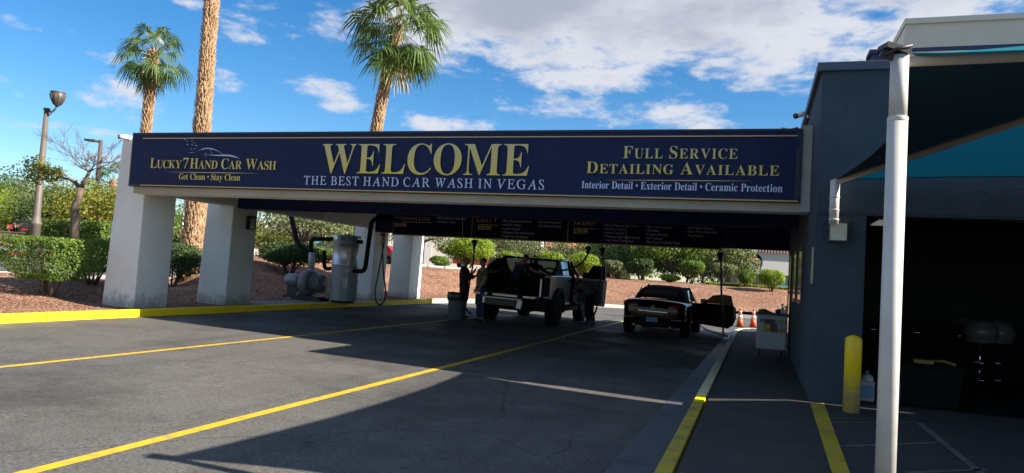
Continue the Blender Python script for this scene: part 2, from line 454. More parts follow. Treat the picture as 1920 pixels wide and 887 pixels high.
def gravel_mat():
    m = D.materials.new('red_gravel'); m.use_nodes = True; MATS['red_gravel'] = m
    nt = m.node_tree; N, L = nt.nodes, nt.links; b = N['Principled BSDF']; b.inputs['Roughness'].default_value = 0.95; b.inputs['Specular IOR Level'].default_value = 0.15
    g = N.new('ShaderNodeNewGeometry')
    v = N.new('ShaderNodeTexVoronoi'); v.inputs['Scale'].default_value = 17; v.inputs['Randomness'].default_value = 1
    L.new(g.outputs['Position'], v.inputs['Vector'])
    r = N.new('ShaderNodeValToRGB'); e = r.color_ramp.elements
    e[0].position = 0.0; e[0].color = (0.11, 0.05, 0.032, 1); e[1].position = 1.0; e[1].color = (0.44, 0.27, 0.18, 1)
    for p, c in ((0.3, (0.22, 0.11, 0.068, 1)), (0.6, (0.31, 0.165, 0.105, 1)), (0.8, (0.25, 0.175, 0.13, 1))):
        x = e.new(p); x.color = c
    s = N.new('ShaderNodeSeparateColor'); L.new(v.outputs['Color'], s.inputs[0]); L.new(s.outputs[0], r.inputs[0])
    n = N.new('ShaderNodeTexNoise'); n.inputs['Scale'].default_value = 0.8; n.inputs['Detail'].default_value = 6; L.new(g.outputs['Position'], n.inputs['Vector'])
    mr = N.new('ShaderNodeMapRange'); mr.inputs['From Min'].default_value = 0.3; mr.inputs['From Max'].default_value = 0.7; mr.inputs['To Min'].default_value = 0.72; mr.inputs['To Max'].default_value = 1.15
    L.new(n.outputs[0], mr.inputs[0])
    mx = N.new('ShaderNodeMixRGB'); mx.blend_type = 'MULTIPLY'; mx.inputs[0].default_value = 1
    L.new(r.outputs[0], mx.inputs[1]); L.new(mr.outputs[0], mx.inputs[2]); L.new(mx.outputs[0], b.inputs['Base Color'])
    bp = N.new('ShaderNodeBump'); bp.inputs['Strength'].default_value = 1.0; bp.inputs['Distance'].default_value = 0.05
    L.new(v.outputs['Distance'], bp.inputs['Height']); bp.invert = True
    L.new(bp.outputs[0], b.inputs['Normal'])
    return m
ASPH = asphalt_mat(); GRAV = gravel_mat()
CONC = pbr('concrete', (0.33, 0.32, 0.30), 0.75, var=0.12, vscale=3, bump=0.15, stain=(0.24, 0.23, 0.22), sscale=1.5)
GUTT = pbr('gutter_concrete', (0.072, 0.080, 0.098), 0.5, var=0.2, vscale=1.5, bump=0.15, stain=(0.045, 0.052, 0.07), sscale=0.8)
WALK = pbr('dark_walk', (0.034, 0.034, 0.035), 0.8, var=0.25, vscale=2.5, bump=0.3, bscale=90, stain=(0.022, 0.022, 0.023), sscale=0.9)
YEL = pbr('yellow_paint', (0.52, 0.335, 0.010), 0.65, var=0.16, vscale=9, stain=(0.27, 0.205, 0.06), sscale=7)
YELK = pbr('yellow_kerb_paint', (0.95, 0.67, 0.006), 0.55, var=0.06, vscale=6, bump=0.1)
YELW = pbr('worn_yellow_paint', (0.62, 0.50, 0.10), 0.7, var=0.15, vscale=7, stain=(0.30, 0.28, 0.20), sscale=2.5)
YELO = pbr('scuffed_yellow_paint', (0.46, 0.35, 0.02), 0.6, var=0.18, vscale=6, bump=0.15, stain=(0.22, 0.19, 0.08), sscale=3.5)
YELF = pbr('faded_kerb_paint', (0.72, 0.70, 0.44), 0.7, var=0.2, vscale=5, bump=0.15, stain=(0.42, 0.41, 0.32), sscale=3)
WORN = pbr('worn_white_paint', (0.12, 0.12, 0.12), 0.8, var=0.3, vscale=7, stain=(0.05, 0.05, 0.05), sscale=5)
REDK = pbr('red_kerb_paint', (0.60, 0.06, 0.05), 0.6, var=0.15, vscale=4)
STUC = pbr('white_stucco', (0.74, 0.765, 0.735), 0.9, var=0.05, vscale=1.3, bump=0.35, bscale=45, spec=0.2, stain=(0.66, 0.68, 0.65), sscale=0.8)
def dirt_foot(m):
    nt = m.node_tree; N, L = nt.nodes, nt.links; b = N['Principled BSDF']; old = b.inputs['Base Color'].links[0].from_socket
    g_ = N.new('ShaderNodeNewGeometry'); s = N.new('ShaderNodeSeparateXYZ'); L.new(g_.outputs['Position'], s.inputs[0])
    r = N.new('ShaderNodeMapRange'); r.inputs['From Min'].default_value = .30; r.inputs['From Max'].default_value = .75; r.inputs['To Min'].default_value = .34; r.inputs['To Max'].default_value = -.10; L.new(s.outputs[2], r.inputs[0])
    n = N.new('ShaderNodeTexNoise'); n.inputs['Scale'].default_value = 5; n.inputs['Detail'].default_value = 9; n.inputs['Roughness'].default_value = .75; L.new(g_.outputs['Position'], n.inputs['Vector'])
    a = N.new('ShaderNodeMath'); a.operation = 'ADD'; L.new(n.outputs[0], a.inputs[0]); L.new(r.outputs[0], a.inputs[1])
    t = N.new('ShaderNodeMapRange'); t.inputs['From Min'].default_value = .58; t.inputs['From Max'].default_value = .86; t.inputs['To Max'].default_value = .75; L.new(a.outputs[0], t.inputs[0])
    x = N.new('ShaderNodeMixRGB'); L.new(t.outputs[0], x.inputs[0]); L.new(old, x.inputs[1]); x.inputs[2].default_value = (.27, .24, .21, 1); L.new(x.outputs[0], b.inputs['Base Color'])
dirt_foot(STUC)
CREAM = pbr('cream_stucco', (0.60, 0.55, 0.44), 0.9, var=0.05, vscale=1.5, bump=0.3, bscale=45, spec=0.2)
NAVYW = pbr('slate_navy_stucco', (0.038, 0.057, 0.080), 0.85, var=0.14, vscale=1.6, bump=1.0, bscale=17, stain=(0.050, 0.070, 0.092), sscale=.8, spec=0.3)
NAVYP = pbr('navy_parapet', (0.035, 0.045, 0.115), 0.8, var=0.08, vscale=2, bump=0.3, bscale=30)
NAVYB = pbr('navy_beam_paint', (0.012, 0.022, 0.085), 0.8, spec=.12, var=0.08, vscale=2)
DARKI = pbr('dark_interior', (0.03, 0.03, 0.032), 0.85, var=0.15)
GREYM = pbr('grey_metal', (0.30, 0.31, 0.32), 0.4, 0.8)
BLACK = pbr('black_rubber', (0.008, 0.008, 0.009), 0.8, spec=.2)
BLKP = pbr('black_plastic', (0.015, 0.015, 0.017), 0.4)
WHITEP = pbr('white_paint_metal', (0.78, 0.78, 0.76), 0.35, var=0.03, vscale=6)
CHROME = pbr('chrome', (0.75, 0.76, 0.78), 0.12, 1.0)
GLASSD = pbr('dark_glass', (0.012, 0.015, 0.017), 0.05, spec=0.8)
NAVYH = pbr('navy_hose', (0.010, 0.016, 0.05), 0.45)

# ------------------------------------------------------------------ ground, lot, kerbs
g = MB(); g.quad((-1500, -1500, -0.65), (1500, -1500, -0.65), (1500, 1500, -0.65), (-1500, 1500, -0.65)); struct('ground', g, pbr('outer_paving', (0.10, 0.097, 0.092), 0.95, var=0.2, vscale=0.2))
lot = MB()
lot.quad((-11.5, -25, lot_z(-11.5)), (-0.65, -25, lot_z(-.65)), (-0.65, 60, lot_z(-.65)), (-11.5, 60, lot_z(-11.5)))
lot.quad((-30, 24.35, lot_z(-30)-.3), (-11.5, 24.35, lot_z(-11.5)), (-11.5, 60, lot_z(-11.5)), (-30, 60, lot_z(-30)-.3))
lot.quad((-0.65, 27.2, lot_z(-.65)), (30, 27.2, lot_z(-.65)-.1), (30, 60, lot_z(-.65)-.1), (-0.65, 60, lot_z(-.65)))
struct('parking_lot', lot, ASPH)
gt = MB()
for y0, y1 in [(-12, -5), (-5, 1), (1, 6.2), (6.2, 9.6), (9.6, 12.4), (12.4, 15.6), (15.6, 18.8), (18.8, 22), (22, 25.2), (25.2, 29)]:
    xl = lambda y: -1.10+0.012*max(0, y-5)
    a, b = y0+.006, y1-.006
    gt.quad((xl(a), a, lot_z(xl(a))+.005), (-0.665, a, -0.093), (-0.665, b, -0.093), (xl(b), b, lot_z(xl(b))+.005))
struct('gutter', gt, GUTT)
def lot_line(x, y0, y1, w, mat_name, m):
    q = MB(); n = max(2, int((y1-y0)/0.8))
    rg = random.Random(int(x*100+y0*10))
    L_, R_ = [], []
    for i in range(n+1):
        y = y0+(y1-y0)*i/n
        L_.append((x-w/2+rg.uniform(-.004, .004), y)); R_.append((x+w/2+rg.uniform(-.004, .004), y))
    for i in range(n):
        q.quad((*L_[i], lot_z(L_[i][0])+.004), (*R_[i], lot_z(R_[i][0])+.004), (*R_[i+1], lot_z(R_[i+1][0])+.004), (*L_[i+1], lot_z(L_[i+1][0])+.004))
    return struct('lane_line', q, m)
lot_line(-7.85, -10, 13.0, .10, '', YEL); lot_line(-7.86, 13.0, 20.5, .10, '', YELW)
lot_line(-4.36, -10, 17.0, .11, '', YEL); lot_line(-4.42, 17.0, 25.5, .11, '', YELW)
ZP = 0.095                     # the walk rises a little towards the building
def walk_z(x): return max(0.0, min(ZP, (x+.53)*ZP/.95))
# raised walk and pavement by the building
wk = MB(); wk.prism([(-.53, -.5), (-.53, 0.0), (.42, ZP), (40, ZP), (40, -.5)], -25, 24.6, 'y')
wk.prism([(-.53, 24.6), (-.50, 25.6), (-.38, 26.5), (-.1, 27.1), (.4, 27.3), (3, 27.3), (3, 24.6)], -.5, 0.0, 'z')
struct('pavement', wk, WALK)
def kerb_run(name, path, w, z0f, z1, mats, cuts):
    """kerb stones along a path (list of x,y); w to the left of travel; one mesh per run"""
    mb = MB()
    for i in range(len(path)-1):
        a, b = Vector(path[i]), Vector(path[i+1]); L_ = (b-a).length; d = (b-a)/L_; nn = Vector((-d.y, d.x))
        k = max(1, round(L_/cuts))
        for j in range(k):
            p = a+d*(L_*j/k+.006); q = a+d*(L_*(j+1)/k-.006)
            def P(v, o, z): return (v.x+nn.x*o, v.y+nn.y*o, z)
            zt = z1
            mb.hexa([P(p, 0, z0f(p)), P(q, 0, z0f(q)), P(q, w, z0f(q)), P(p, w, z0f(p))], [P(p, .02, zt), P(q, .02, zt), P(q, w, zt), P(p, w, zt)])
    o = part(None, name, mb, mats, bev=.012); o['kind'] = 'structure'
    return o
low = lambda p: -0.35
kerb_run('kerb', [(-0.53, -25), (-0.53, 2.0), (-0.545, 9.3)], .15, low, .004, YELO, 1.25)
kerb_run('kerb', [(-0.545, 9.3), (-0.55, 9.85)], .15, low, .005, YELK, .6)
kerb_run('kerb', [(-0.55, 9.85), (-0.53, 24.6)], .15, low, .004, YELF, 1.3)
kerb_run('kerb', [(-.53, 24.6), (-.50, 25.6), (-.38, 26.5), (-.1, 27.1), (.4, 27.3), (3, 27.3)], .15, low, .004, YELF, 1.5)
kerb_run('kerb', [(-11.36, -25), (-11.36, 24.2)], .15, low, .285, YELK, 1.9)
# painted stripes on the pavement
st = MB(); sa = [atz(px, py, ZP+.004) for px, py in ((1562, 893), (1596, 893), (1545, 756), (1519, 756))]; st.quad(*sa); struct('stripe', st, YELO)
st = MB(); st.quad((-.50, 5.58, .010), (.30, 5.30, .090), (.30, 5.40, .090), (-.50, 5.70, .010)); struct('stripe', st, YELO)
st = MB()
def wline(p, q, w):
    a, b = atz(*p, ZP+.004), atz(*q, ZP+.004); d = (b-a).normalized(); n = Vector((-d.y, d.x, 0))*w/2
    st.quad(a-n, b-n, b+n, a+n)
wline((1552, 792), (1722, 792), .05); wline((1722, 792), (1850, 895), .07); wline((1580, 837), (1768, 829), .05); wline((1700, 886), (1850, 880), .05)
struct('stripe', st, WORN)

# gravel bed and bank: a strip offset from the kerb path
PATH = [(-11.5, y) for y in (-25, -15, -8, -4, 0, 3, 5, 6.5, 8, 9, 10, 11, 12, 13, 14, 15, 16, 17, 18, 19, 20, 21, 22, 23)]+[(-11.5, 24.2), (-11.3, 25.6), (-10.9, 27.2), (-10.2, 29.3), (-9.2, 31.6), (-8.1, 33.7), (-6.9, 35.3), (-5.3, 36.7), (-3.2, 37.7), (-1, 38.3), (1.5, 39.0), (4, 39.6), (8, 40.6), (14, 42), (24, 45), (40, 50)]
DD = [0, .3, .6, 1, 1.5, 2, 2.6, 3.2, 4, 4.8, 5.6, 6.5, 7.5, 8.5, 10, 12, 14, 16, 18, 20, 22, 24, 26, 28, 30, 32, 34, 36, 38, 41, 44, 48, 53, 60, 70, 90, 130, 200, 320]
def sstep(a, b, x):
    t = max(0.0, min(1.0, (x-a)/(b-a))); return t*t*(3-2*t)
def lerp_tab(x, xs, ys):
    for i in range(len(xs)-1):
        if x <= xs[i+1]:
            t = max(0, (x-xs[i])/(xs[i+1]-xs[i])); return ys[i]+(ys[i+1]-ys[i])*t
    return ys[-1]
def left_z(x, y):
    s = -x*.777+y*.629
    return lerp_tab(s, [0, 26, 32, 44, 45, 52, 80, 400], [.25, .25, .27, .72, .80, 1.75, 2.4, 4.5])
def terr_z(x, y, d, yy):
    rat = -x/max(y, .5) if y > .5 else 3
    w = sstep(.80, 1.0, rat)
    lead = sstep(13.0, 19.5, yy)
    bank = .25+lead*(1.22*sstep(0, 7.5, d)**1.0)
    lf = left_z(x, y)
    bump = .05*math.sin(x*1.3+y*.7)*math.sin(y*1.1-x*.4)*sstep(1, 4, d)
    mound = .34*sstep(.9, 4.2, d)*(1-sstep(9, 15, d))*(1-sstep(14, 18, yy))
    return bank*(1-w)+lf*w+bump+mound
tm = MB(); rows = []
for i, p in enumerate(PATH):
    a = Vector(PATH[max(0, i-1)]); b = Vector(PATH[min(len(PATH)-1, i+1)]); t = (b-a).normalized(); n = Vector((-t.y, t.x))
    row = []
    for d in DD:
        q = Vector(p)+n*d
        row.append((q.x, q.y, terr_z(q.x, q.y, d, p[1])-(.03 if d == 0 else 0)))
    rows.append(row)
tm.loft(rows, closed=False, cap=False)
BANK = struct('gravel_bank', tm, GRAV)
from mathutils.bvhtree import BVHTree
_bv = BVHTree.FromPolygons([Vector(v) for v in tm.v], tm.f)
def gz(x, y):
    """height of whatever ground lies at x, y"""
    h = _bv.ray_cast(Vector((x, y, 60)), Vector((0, 0, -1)))[0]
    if h is not None: return h.z
    return lot_z(x) if x < -.65 else 0.0
def atg(px, py):
    """ground point under a pixel of the bank"""
    h = _bv.ray_cast(Vector((0, 0, H)), ray(px, py).normalized())[0]
    return h
far_path = PATH[24:]
def far_kerb():
    mb = MB(); 
    for i in range(len(far_path)-1):
        a, b = Vector(far_path[i]), Vector(far_path[i+1]); d = (b-a).normalized(); n = Vector((-d.y, d.x))
        def P(v, o, z): return (v.x+n.x*o, v.y+n.y*o, z)
        mb.hexa([P(a, -.14, -.5), P(b, -.14, -.5), P(b, .02, -.5), P(a, .02, -.5)], [P(a, -.12, lot_z(a.x)+.17), P(b, -.12, lot_z(b.x)+.17), P(b, .02, lot_z(b.x)+.17), P(a, .02, lot_z(a.x)+.17)])
    o = part(None, 'kerb', mb, CONC); o['kind'] = 'structure'
    yb = MB(); yb.box(-11.50, -11.355, 24.2, 24.75, -.3, .283); o2 = part(None, 'kerb', yb, YELK, bev=.012); o2['kind'] = 'structure'
far_kerb()
slab = MB(); slab.box(-13.6, -11.515, 15.0, 21.0, .0, .285); struct('concrete_pad', slab, pbr('pad_concrete', (0.24, 0.235, 0.225), .8, var=.15, bump=.2))
# the side street on the left, beyond the bed
def band(name, s0, s1, t0, t1, lift, m, kerb=0.0):
    e = Vector((-.777, .629)); u = Vector((.629, .777)); mb = MB(); n = 24; k = 10
    rows_ = []
    for i in range(n+1):
        t = t0+(t1-t0)*i/n; r = []
        for j in range(k+1):
            q = e*(s0+(s1-s0)*j/k)+u*t; r.append((q.x, q.y, gz(q.x, q.y)+lift))
        rows_.append(r)
    if not kerb: mb.loft(rows_, closed=False, cap=False)
    else:
        for i in range(n):
            a, b, c, d = rows_[i][0], rows_[i+1][0], rows_[i+1][-1], rows_[i][-1]
            mb.hexa([(p[0], p[1], p[2]-.3) for p in (a, b, c, d)], [(p[0], p[1], p[2]+kerb) for p in (a, b, c, d)])
    return struct(name, mb, m)
ROADM = pbr('street_asphalt', (0.085, 0.085, 0.09), .85, var=.12, vscale=1.0)
band('street', 31.5, 43.6, -60, 9, .03, ROADM)
band('street_kerb', 31.2, 31.5, -60, 9, 0, CONC, .10)
band('street_kerb', 43.6, 44.0, -60, 1.2, 0, REDK, .22)
band('street_kerb', 43.6, 44.0, 1.2, 9, 0, CONC, .2)
# low concrete kerb along the top of the far bank
tk = MB()
pts = [atg(742, 511), atg(800, 512), atg(860, 513), atg(920, 514)]
# plateau paving beyond the bank
pl = MB(); rows = []
for i in range(24, len(PATH)):
    p = PATH[i]; a = Vector(PATH[i-1]); b = Vector(PATH[min(len(PATH)-1, i+1)]); t = (b-a).normalized(); n = Vector((-t.y, t.x)); r = []
    for d in (13, 16, 20, 26, 34):
        q = Vector(p)+n*d; r.append((q.x, q.y, gz(q.x, q.y)+.06))
    rows.append(r)
pl.loft(rows, closed=False, cap=False); struct('far_street', pl, pbr('pale_asphalt', (0.16, 0.155, 0.15), .85, var=.1, vscale=1))
# ------------------------------------------------------------------ the drive-through canopy
FY = 11.08                     # face of the banner
def canopy():
    t = thing('canopy', 'long white stucco drive-through canopy on four tapered pillars, carrying the navy welcome banner', 'canopy', (-6, 17.8, 0))
    spec = [(11.42, 12.30, 3.80), (14.08, 14.98, 3.0), (20.9, 21.8, 3.0), (23.6, 24.55, 3.0)]
    for y0, y1, zt in spec:
        m = MB(); zb = .2
        m.hexa([(-12.86, y0, zb), (-12.0, y0, zb), (-12.0, y1, zb), (-12.86, y1, zb)],
               [(-12.68 if zt > 3.5 else -12.74, y0, zt), (-11.96, y0, zt), (-11.96, y1-.02, zt), (-12.68 if zt > 3.5 else -12.74, y1-.02, zt)])
        part(t, 'pillar', m, STUC, bev=.02)
    m = MB(); m.box(-12.0, .66, 11.2, 11.56, 2.585, 3.77); part(t, 'front_beam', m, STUC, bev=.01)
    m = MB(); m.box(-12.36, -11.965, 12.29, 24.4, 2.64, 3.7); part(t, 'side_beam', m, STUC, bev=.01)
    m = MB(); m.box(-11.94, .66, 14.18, 14.5, 2.60, 3.25); part(t, 'cross_beam', m, NAVYB)
    m = MB(); m.box(at(706, 415, 18.6).x, 1.3, 18.56, 18.9, 2.40, 3.25); part(t, 'cross_beam', m, NAVYB)
    m = MB(); m.box(-11.94, 2.05, 24.0, 24.4, 2.74, 3.7); part(t, 'rear_beam', m, STUC)
    m = MB(); m.box(-12.0, .66, 11.57, 17.96, 3.25, 3.6); m.box(-12.0, 2.05, 17.97, 24.0, 3.25, 3.6); part(t, 'roof_slab', m, pbr('soffit_paint', (.25, .25, .25), .8, var=.1))
    m = MB(); m.box(.535, .664, 11.12, 11.2, 2.585, 3.85); part(t, 'end_trim', m, pbr('shaded_trim_stucco', (.33, .35, .34), .85, var=.06, bump=.3))  # stucco greyed to carry the shade of the building beside it
    m = MB(); m.box(-12.0, .534, 11.17, 11.199, 2.583, 2.73); part(t, 'drip_edge', m, pbr('dark_cream_stucco', (.38, .35, .28), .9, var=.12, vscale=1.2, bump=.3, bscale=45))  # slightly mottled cream, darker than the roof unit
    m = MB(); a = at(1380, 247, 13.0); b = at(1466, 240, 13.0); m.box(a.x, b.x, 12.9, 13.7, 3.6, 3.99); part(t, 'roof_unit', m, CREAM, bev=.01)
canopy()

GOLD = pbr('gold_print', (0.62, 0.50, 0.12), .5)
def gold_grad():
    m = D.materials.new('gold_two_tone_print'); m.use_nodes = True
    nt = m.node_tree; N, L = nt.nodes, nt.links; b = N['Principled BSDF']; b.inputs['Roughness'].default_value = .5
    g_ = N.new('ShaderNodeNewGeometry'); s = N.new('ShaderNodeSeparateXYZ'); L.new(g_.outputs['Position'], s.inputs[0])
    r = N.new('ShaderNodeMapRange'); r.inputs['From Min'].default_value = 3.0; r.inputs['From Max'].default_value = 3.6; L.new(s.outputs[2], r.inputs[0])
    x = N.new('ShaderNodeMixRGB'); L.new(r.outputs[0], x.inputs[0]); x.inputs[1].default_value = (.66, .54, .07, 1); x.inputs[2].default_value = (.56, .50, .25, 1); L.new(x.outputs[0], b.inputs['Base Color'])
    return m
GOLDG = gold_grad()
PALEB = pbr('pale_blue_print', (0.50, 0.58, 0.80), .5)
LINEG = pbr('border_gold_print', (0.50, 0.38, 0.17), .5)
BANN = pbr('navy_banner_fabric', (0.0120, 0.0215, 0.068), .6, var=.10, vscale=1.2, spec=.15)
BANE = pbr('dark_banner_edge', (0.006, 0.010, 0.028), .5)
def banner():
    t = thing('banner_sign', 'long navy welcome banner with gold lettering across the front of the canopy', 'sign', (-5.8, FY, 2.7))
    x0, x1, z0, z1 = -12.06, .525, 2.715, 3.80
    # fabric pulled over a frame: gently wavy front
    m = MB(); n = 60; rows_ = []
    for i in range(n+1):
        x = x0+.03+(x1-x0-.06)*i/n; r = []
        for j in range(7):
            z = z0+.03+(z1-z0-.06)*j/6
            w = .009*math.sin(x*5.1+j)*math.sin(x*1.7+2*j)+(.012 if x > x1-.22 else 0)*math.sin((x-x1)*30)*.5
            r.append((x, FY+.012+w*(1 if 0 < j < 6 else 0), z))
        rows_.append(r)
    m.loft(rows_, closed=False, cap=False); part(t, 'panel', m, BANN)
    f = MB(); f.box(x0, x1, FY+.005, FY+.12, z0, z0+.045); f.box(x0, x1, FY+.005, FY+.12, z1-.04, z1); f.box(x0, x0+.05, FY+.006, FY+.119, z0+.045, z1-.04); f.box(x1-.07, x1, FY+.002, FY+.119, z0+.045, z1-.04)
    part(t, 'frame', f, BANE, bev=.006)
    y = FY-.014
    def P(px, py): p = at(px, py, y); return Vector((p.x, y, p.z))
    b = MB()
    def strip(p, q, w, mb=b):
        p, q = P(*p), P(*q); k = Vector((0, 0, w/2)); mb.quad(p-k, q-k, q+k, p+k)
    strip((268, 259.5), (1496, 254.5), .018); strip((263, 347), (1496, 377.5), .018)
    part(t, 'border', b, LINEG)
    def taper(p, q, w, mb):
        p, q = P(*p), P(*q); k = Vector((0, 0, w/2)); a, c = p.lerp(q, .3), p.lerp(q, .7); mb.add([p, a-k, c-k, q, c+k, a+k], [(0, 1, 2, 3, 4, 5)])
    for p_, q_ in (((310, 322.5), (488, 325)), ((1130, 337.5), (1416, 339.5))):
        l = MB(); taper(p_, q_, .014, l); part(t, 'rule_line', l, LINEG)
    def lev(pa, pb):
        a, c = P(*pa), P(*pb); z = (a.z+c.z)/2; return (a.x, y, z), (c.x, y, z)
    def line(nm, segs, style, pa, pb, cap, m_, track):
        k = MB(); a, c = lev(pa, pb); put_text(k, segs, style, a, c, cap, track); part(t, nm, k, m_)
    capz = lambda px, yt, yb: P(px, yt).z-P(px, yb).z
    line('lettering', small_caps('LUCKY', .8)+[(' ', .4), ('7', 1.0), (' ', .4)]+small_caps('HAND CAR WASH', .8), 'b', (281, 314), (517, 319), capz(300, 297, 315.5), GOLD, .02)
    line('lettering', 'Get Clean • Stay Clean', 'B', (335, 336), (450, 339), capz(390, 326, 337.5), GOLD, .03)
    line('lettering', 'WELCOME', 'b', (601, 325.5), (991, 328.5), capz(800, 270, 327), GOLDG, .055)
    line('lettering', 'THE BEST HAND CAR WASH IN VEGAS', 'i', (569, 346), (1020, 355), capz(800, 333, 350), PALEB, .13)
    line('lettering', small_caps('FULL SERVICE', .8), 'b', (1168, 297), (1382, 297.5), capz(1275, 274, 297), GOLDG, .11)
    line('lettering', small_caps('DETAILING AVAILABLE', .8), 'b', (1099, 325.5), (1460, 328.5), capz(1280, 304.5, 327), GOLDG, .10)
    line('lettering', 'Interior Detail • Exterior Detail • Ceramic Protection', 'B', (1090, 354), (1467, 359), capz(1280, 343, 357), PALEB, .05)
    # the swoosh car, star and bubbles over the name
    e = MB()
    def swoosh(pts, ws):
        ps = [P(*q) for q in pts]; up = [p+Vector((0, 0, w*.5)) for p, w in zip(ps, ws)]; dn = [p-Vector((0, 0, w*.5)) for p, w in zip(ps, ws)]
        for i in range(len(ps)-1): e.quad(dn[i], dn[i+1], up[i+1], up[i])
    k = 1920/1370.0
    Z = lambda x, y_: (330+x*140/1920, 255+y_*45/617)
    swoosh([Z(*q) for q in [(560, 380), (680, 335), (780, 318), (880, 322), (980, 345), (1080, 385), (1220, 475)]], [.002, .012, .02, .022, .016, .008, .003])
    swoosh([Z(*q) for q in [(790, 485), (950, 492), (1100, 500), (1250, 497), (1400, 508), (1520, 535), (1635, 582)]], [.004, .012, .024, .03, .032, .022, .003])
    swoosh([Z(*q) for q in [(320, 430), (400, 427), (500, 425)]], [.001, .008, .001])
    swoosh([Z(*q) for q in [(860, 360), (900, 362), (910, 395), (900, 420), (935, 455)]], [.004, .01, .012, .012, .006])
    c = P(*Z(765, 480))
    for dx, dz in ((.006, .075), (.05, .006), (.018, .018)):
        e.add([c+Vector((-dx, 0, 0)), c+Vector((0, 0, -dz)), c+Vector((dx, 0, 0)), c+Vector((0, 0, dz))], [(0, 1, 2, 3)])
    for bx, by, r in [(220, 120, 30), (295, 145, 16), (405, 145, 20), (470, 185, 16), (290, 245, 26), (410, 240, 26), (510, 280, 40), (390, 350, 20), (475, 340, 16), (690, 370, 20)]:
        ps = []
        for i in range(9):
            a = rad(150-i*22); ps.append(Z(bx+r*math.cos(a), by-r*math.sin(a)))
        swoosh(ps, [.002, .006, .01, .012, .013, .012, .01, .007, .002])
    part(t, 'car_emblem', e, pbr('pale_emblem_print', (.42, .50, .72), .5))
banner()

MENUY = 18.52
def menu():
    t = thing('menu_board', 'long navy price board with three wash packages hung under the canopy', 'sign', (-5.5, MENUY, 2.4))
    a = at(737, 440, MENUY); b = at(1352, 466, MENUY); x0, x1 = a.x, b.x; z0, z1 = 2.365, 2.945
    m = MB(); m.box(x0, x1, MENUY, MENUY+.04, z0, z1); part(t, 'panel', m, pbr('menu_navy', (.005, .009, .032), .75, spec=.1))
    f = MB(); fm = pbr('bronze_frame', (.25, .18, .10), .45, .5)
    f.box(x0-.02, x1+.02, MENUY-.012, MENUY+.05, z0-.03, z0); f.box(x0-.02, x1+.02, MENUY-.012, MENUY+.05, z1, z1+.02); f.box(x0-.02, x0, MENUY-.011, MENUY+.049, z0, z1)
    for px in (885, 1065):
        p = at(px, 430, MENUY); f.box(p.x-.012, p.x+.012, MENUY-.008, MENUY+.01, z0, z1)
    part(t, 'frame', f, fm)
    y = MENUY-.004
    def P(px, py): p = at(px, py, y); return (p.x, y, p.z)
    gm = pbr('dim_gold_print', (.72, .60, .36), .5); wm = pbr('dim_blue_print', (.50, .58, .80), .5)
    def line(txt, style, px, py, px1, cap, m_, track):
        k = MB(); a = P(px, py); b_ = at(px1, py, y); put_text(k, txt, style, a, (b_.x, y, a[2]), cap, track); part(t, 'lettering', k, m_)
    line(small_caps("BEGINNER'S LUCK"), 'i', 739, 411, 806, .10, gm, .08); line('$19.99', 'b', 740, 424.5, 762, .10, gm, .04)
    line(small_caps('LUCKY')+[(' ', 1), ('7', 1)], 'i', 894, 416, 930, .10, gm, .08); line('$29.99', 'b', 895.5, 430, 921, .10, gm, .04)
    line(small_caps('JACKPOT'), 'i', 1075, 421.5, 1116, .115, gm, .08); line('$39.99', 'b', 1075, 437.5, 1102, .11, gm, .04)
    for p, q, py in ((742, 812, 415), (896, 934, 421), (1076, 1120, 427.5)):
        r = MB(); a_, c_ = P(p, py), P(q, py); r.quad((a_[0], y, a_[2]-.006), (c_[0], y, a_[2]-.006), (c_[0], y, a_[2]+.006), (a_[0], y, a_[2]+.006))
        part(t, 'rule_line', r, gm)
    five = ['100% pH Balanced Hand Wash', 'Hand Dry Vehicle', 'Interior Vacuum', 'Windows Clean (inside & out)', 'Triple Foam Conditioner']
    def col(px, py, dy, lines, full):
        for i, s in enumerate(lines):
            w = len(s)+2
            line('• '+s, 's', px, py+dy*i, px+full*w/28.0, .062, wm, .05)
    col(818, 410.5, 7, five[:2], 56); col(940, 416, 7.1, five, 57); col(1007, 418, 7, ['Clear Coat Protectant', 'Dust Dash and Console'], 55)
    col(1131, 424, 7.0, five, 64); col(1210, 427, 7.1, ['Clear Coat Protectant', 'Tire Shine', 'Exterior Dressing', 'Air Freshener', 'Dash, Doors & Console Wiped'], 62)
    col(1287, 429, 7.1, ['Cup Holders Cleaned', 'Power Wash Wheel Wells', 'Rug Removal'], 66)
menu()

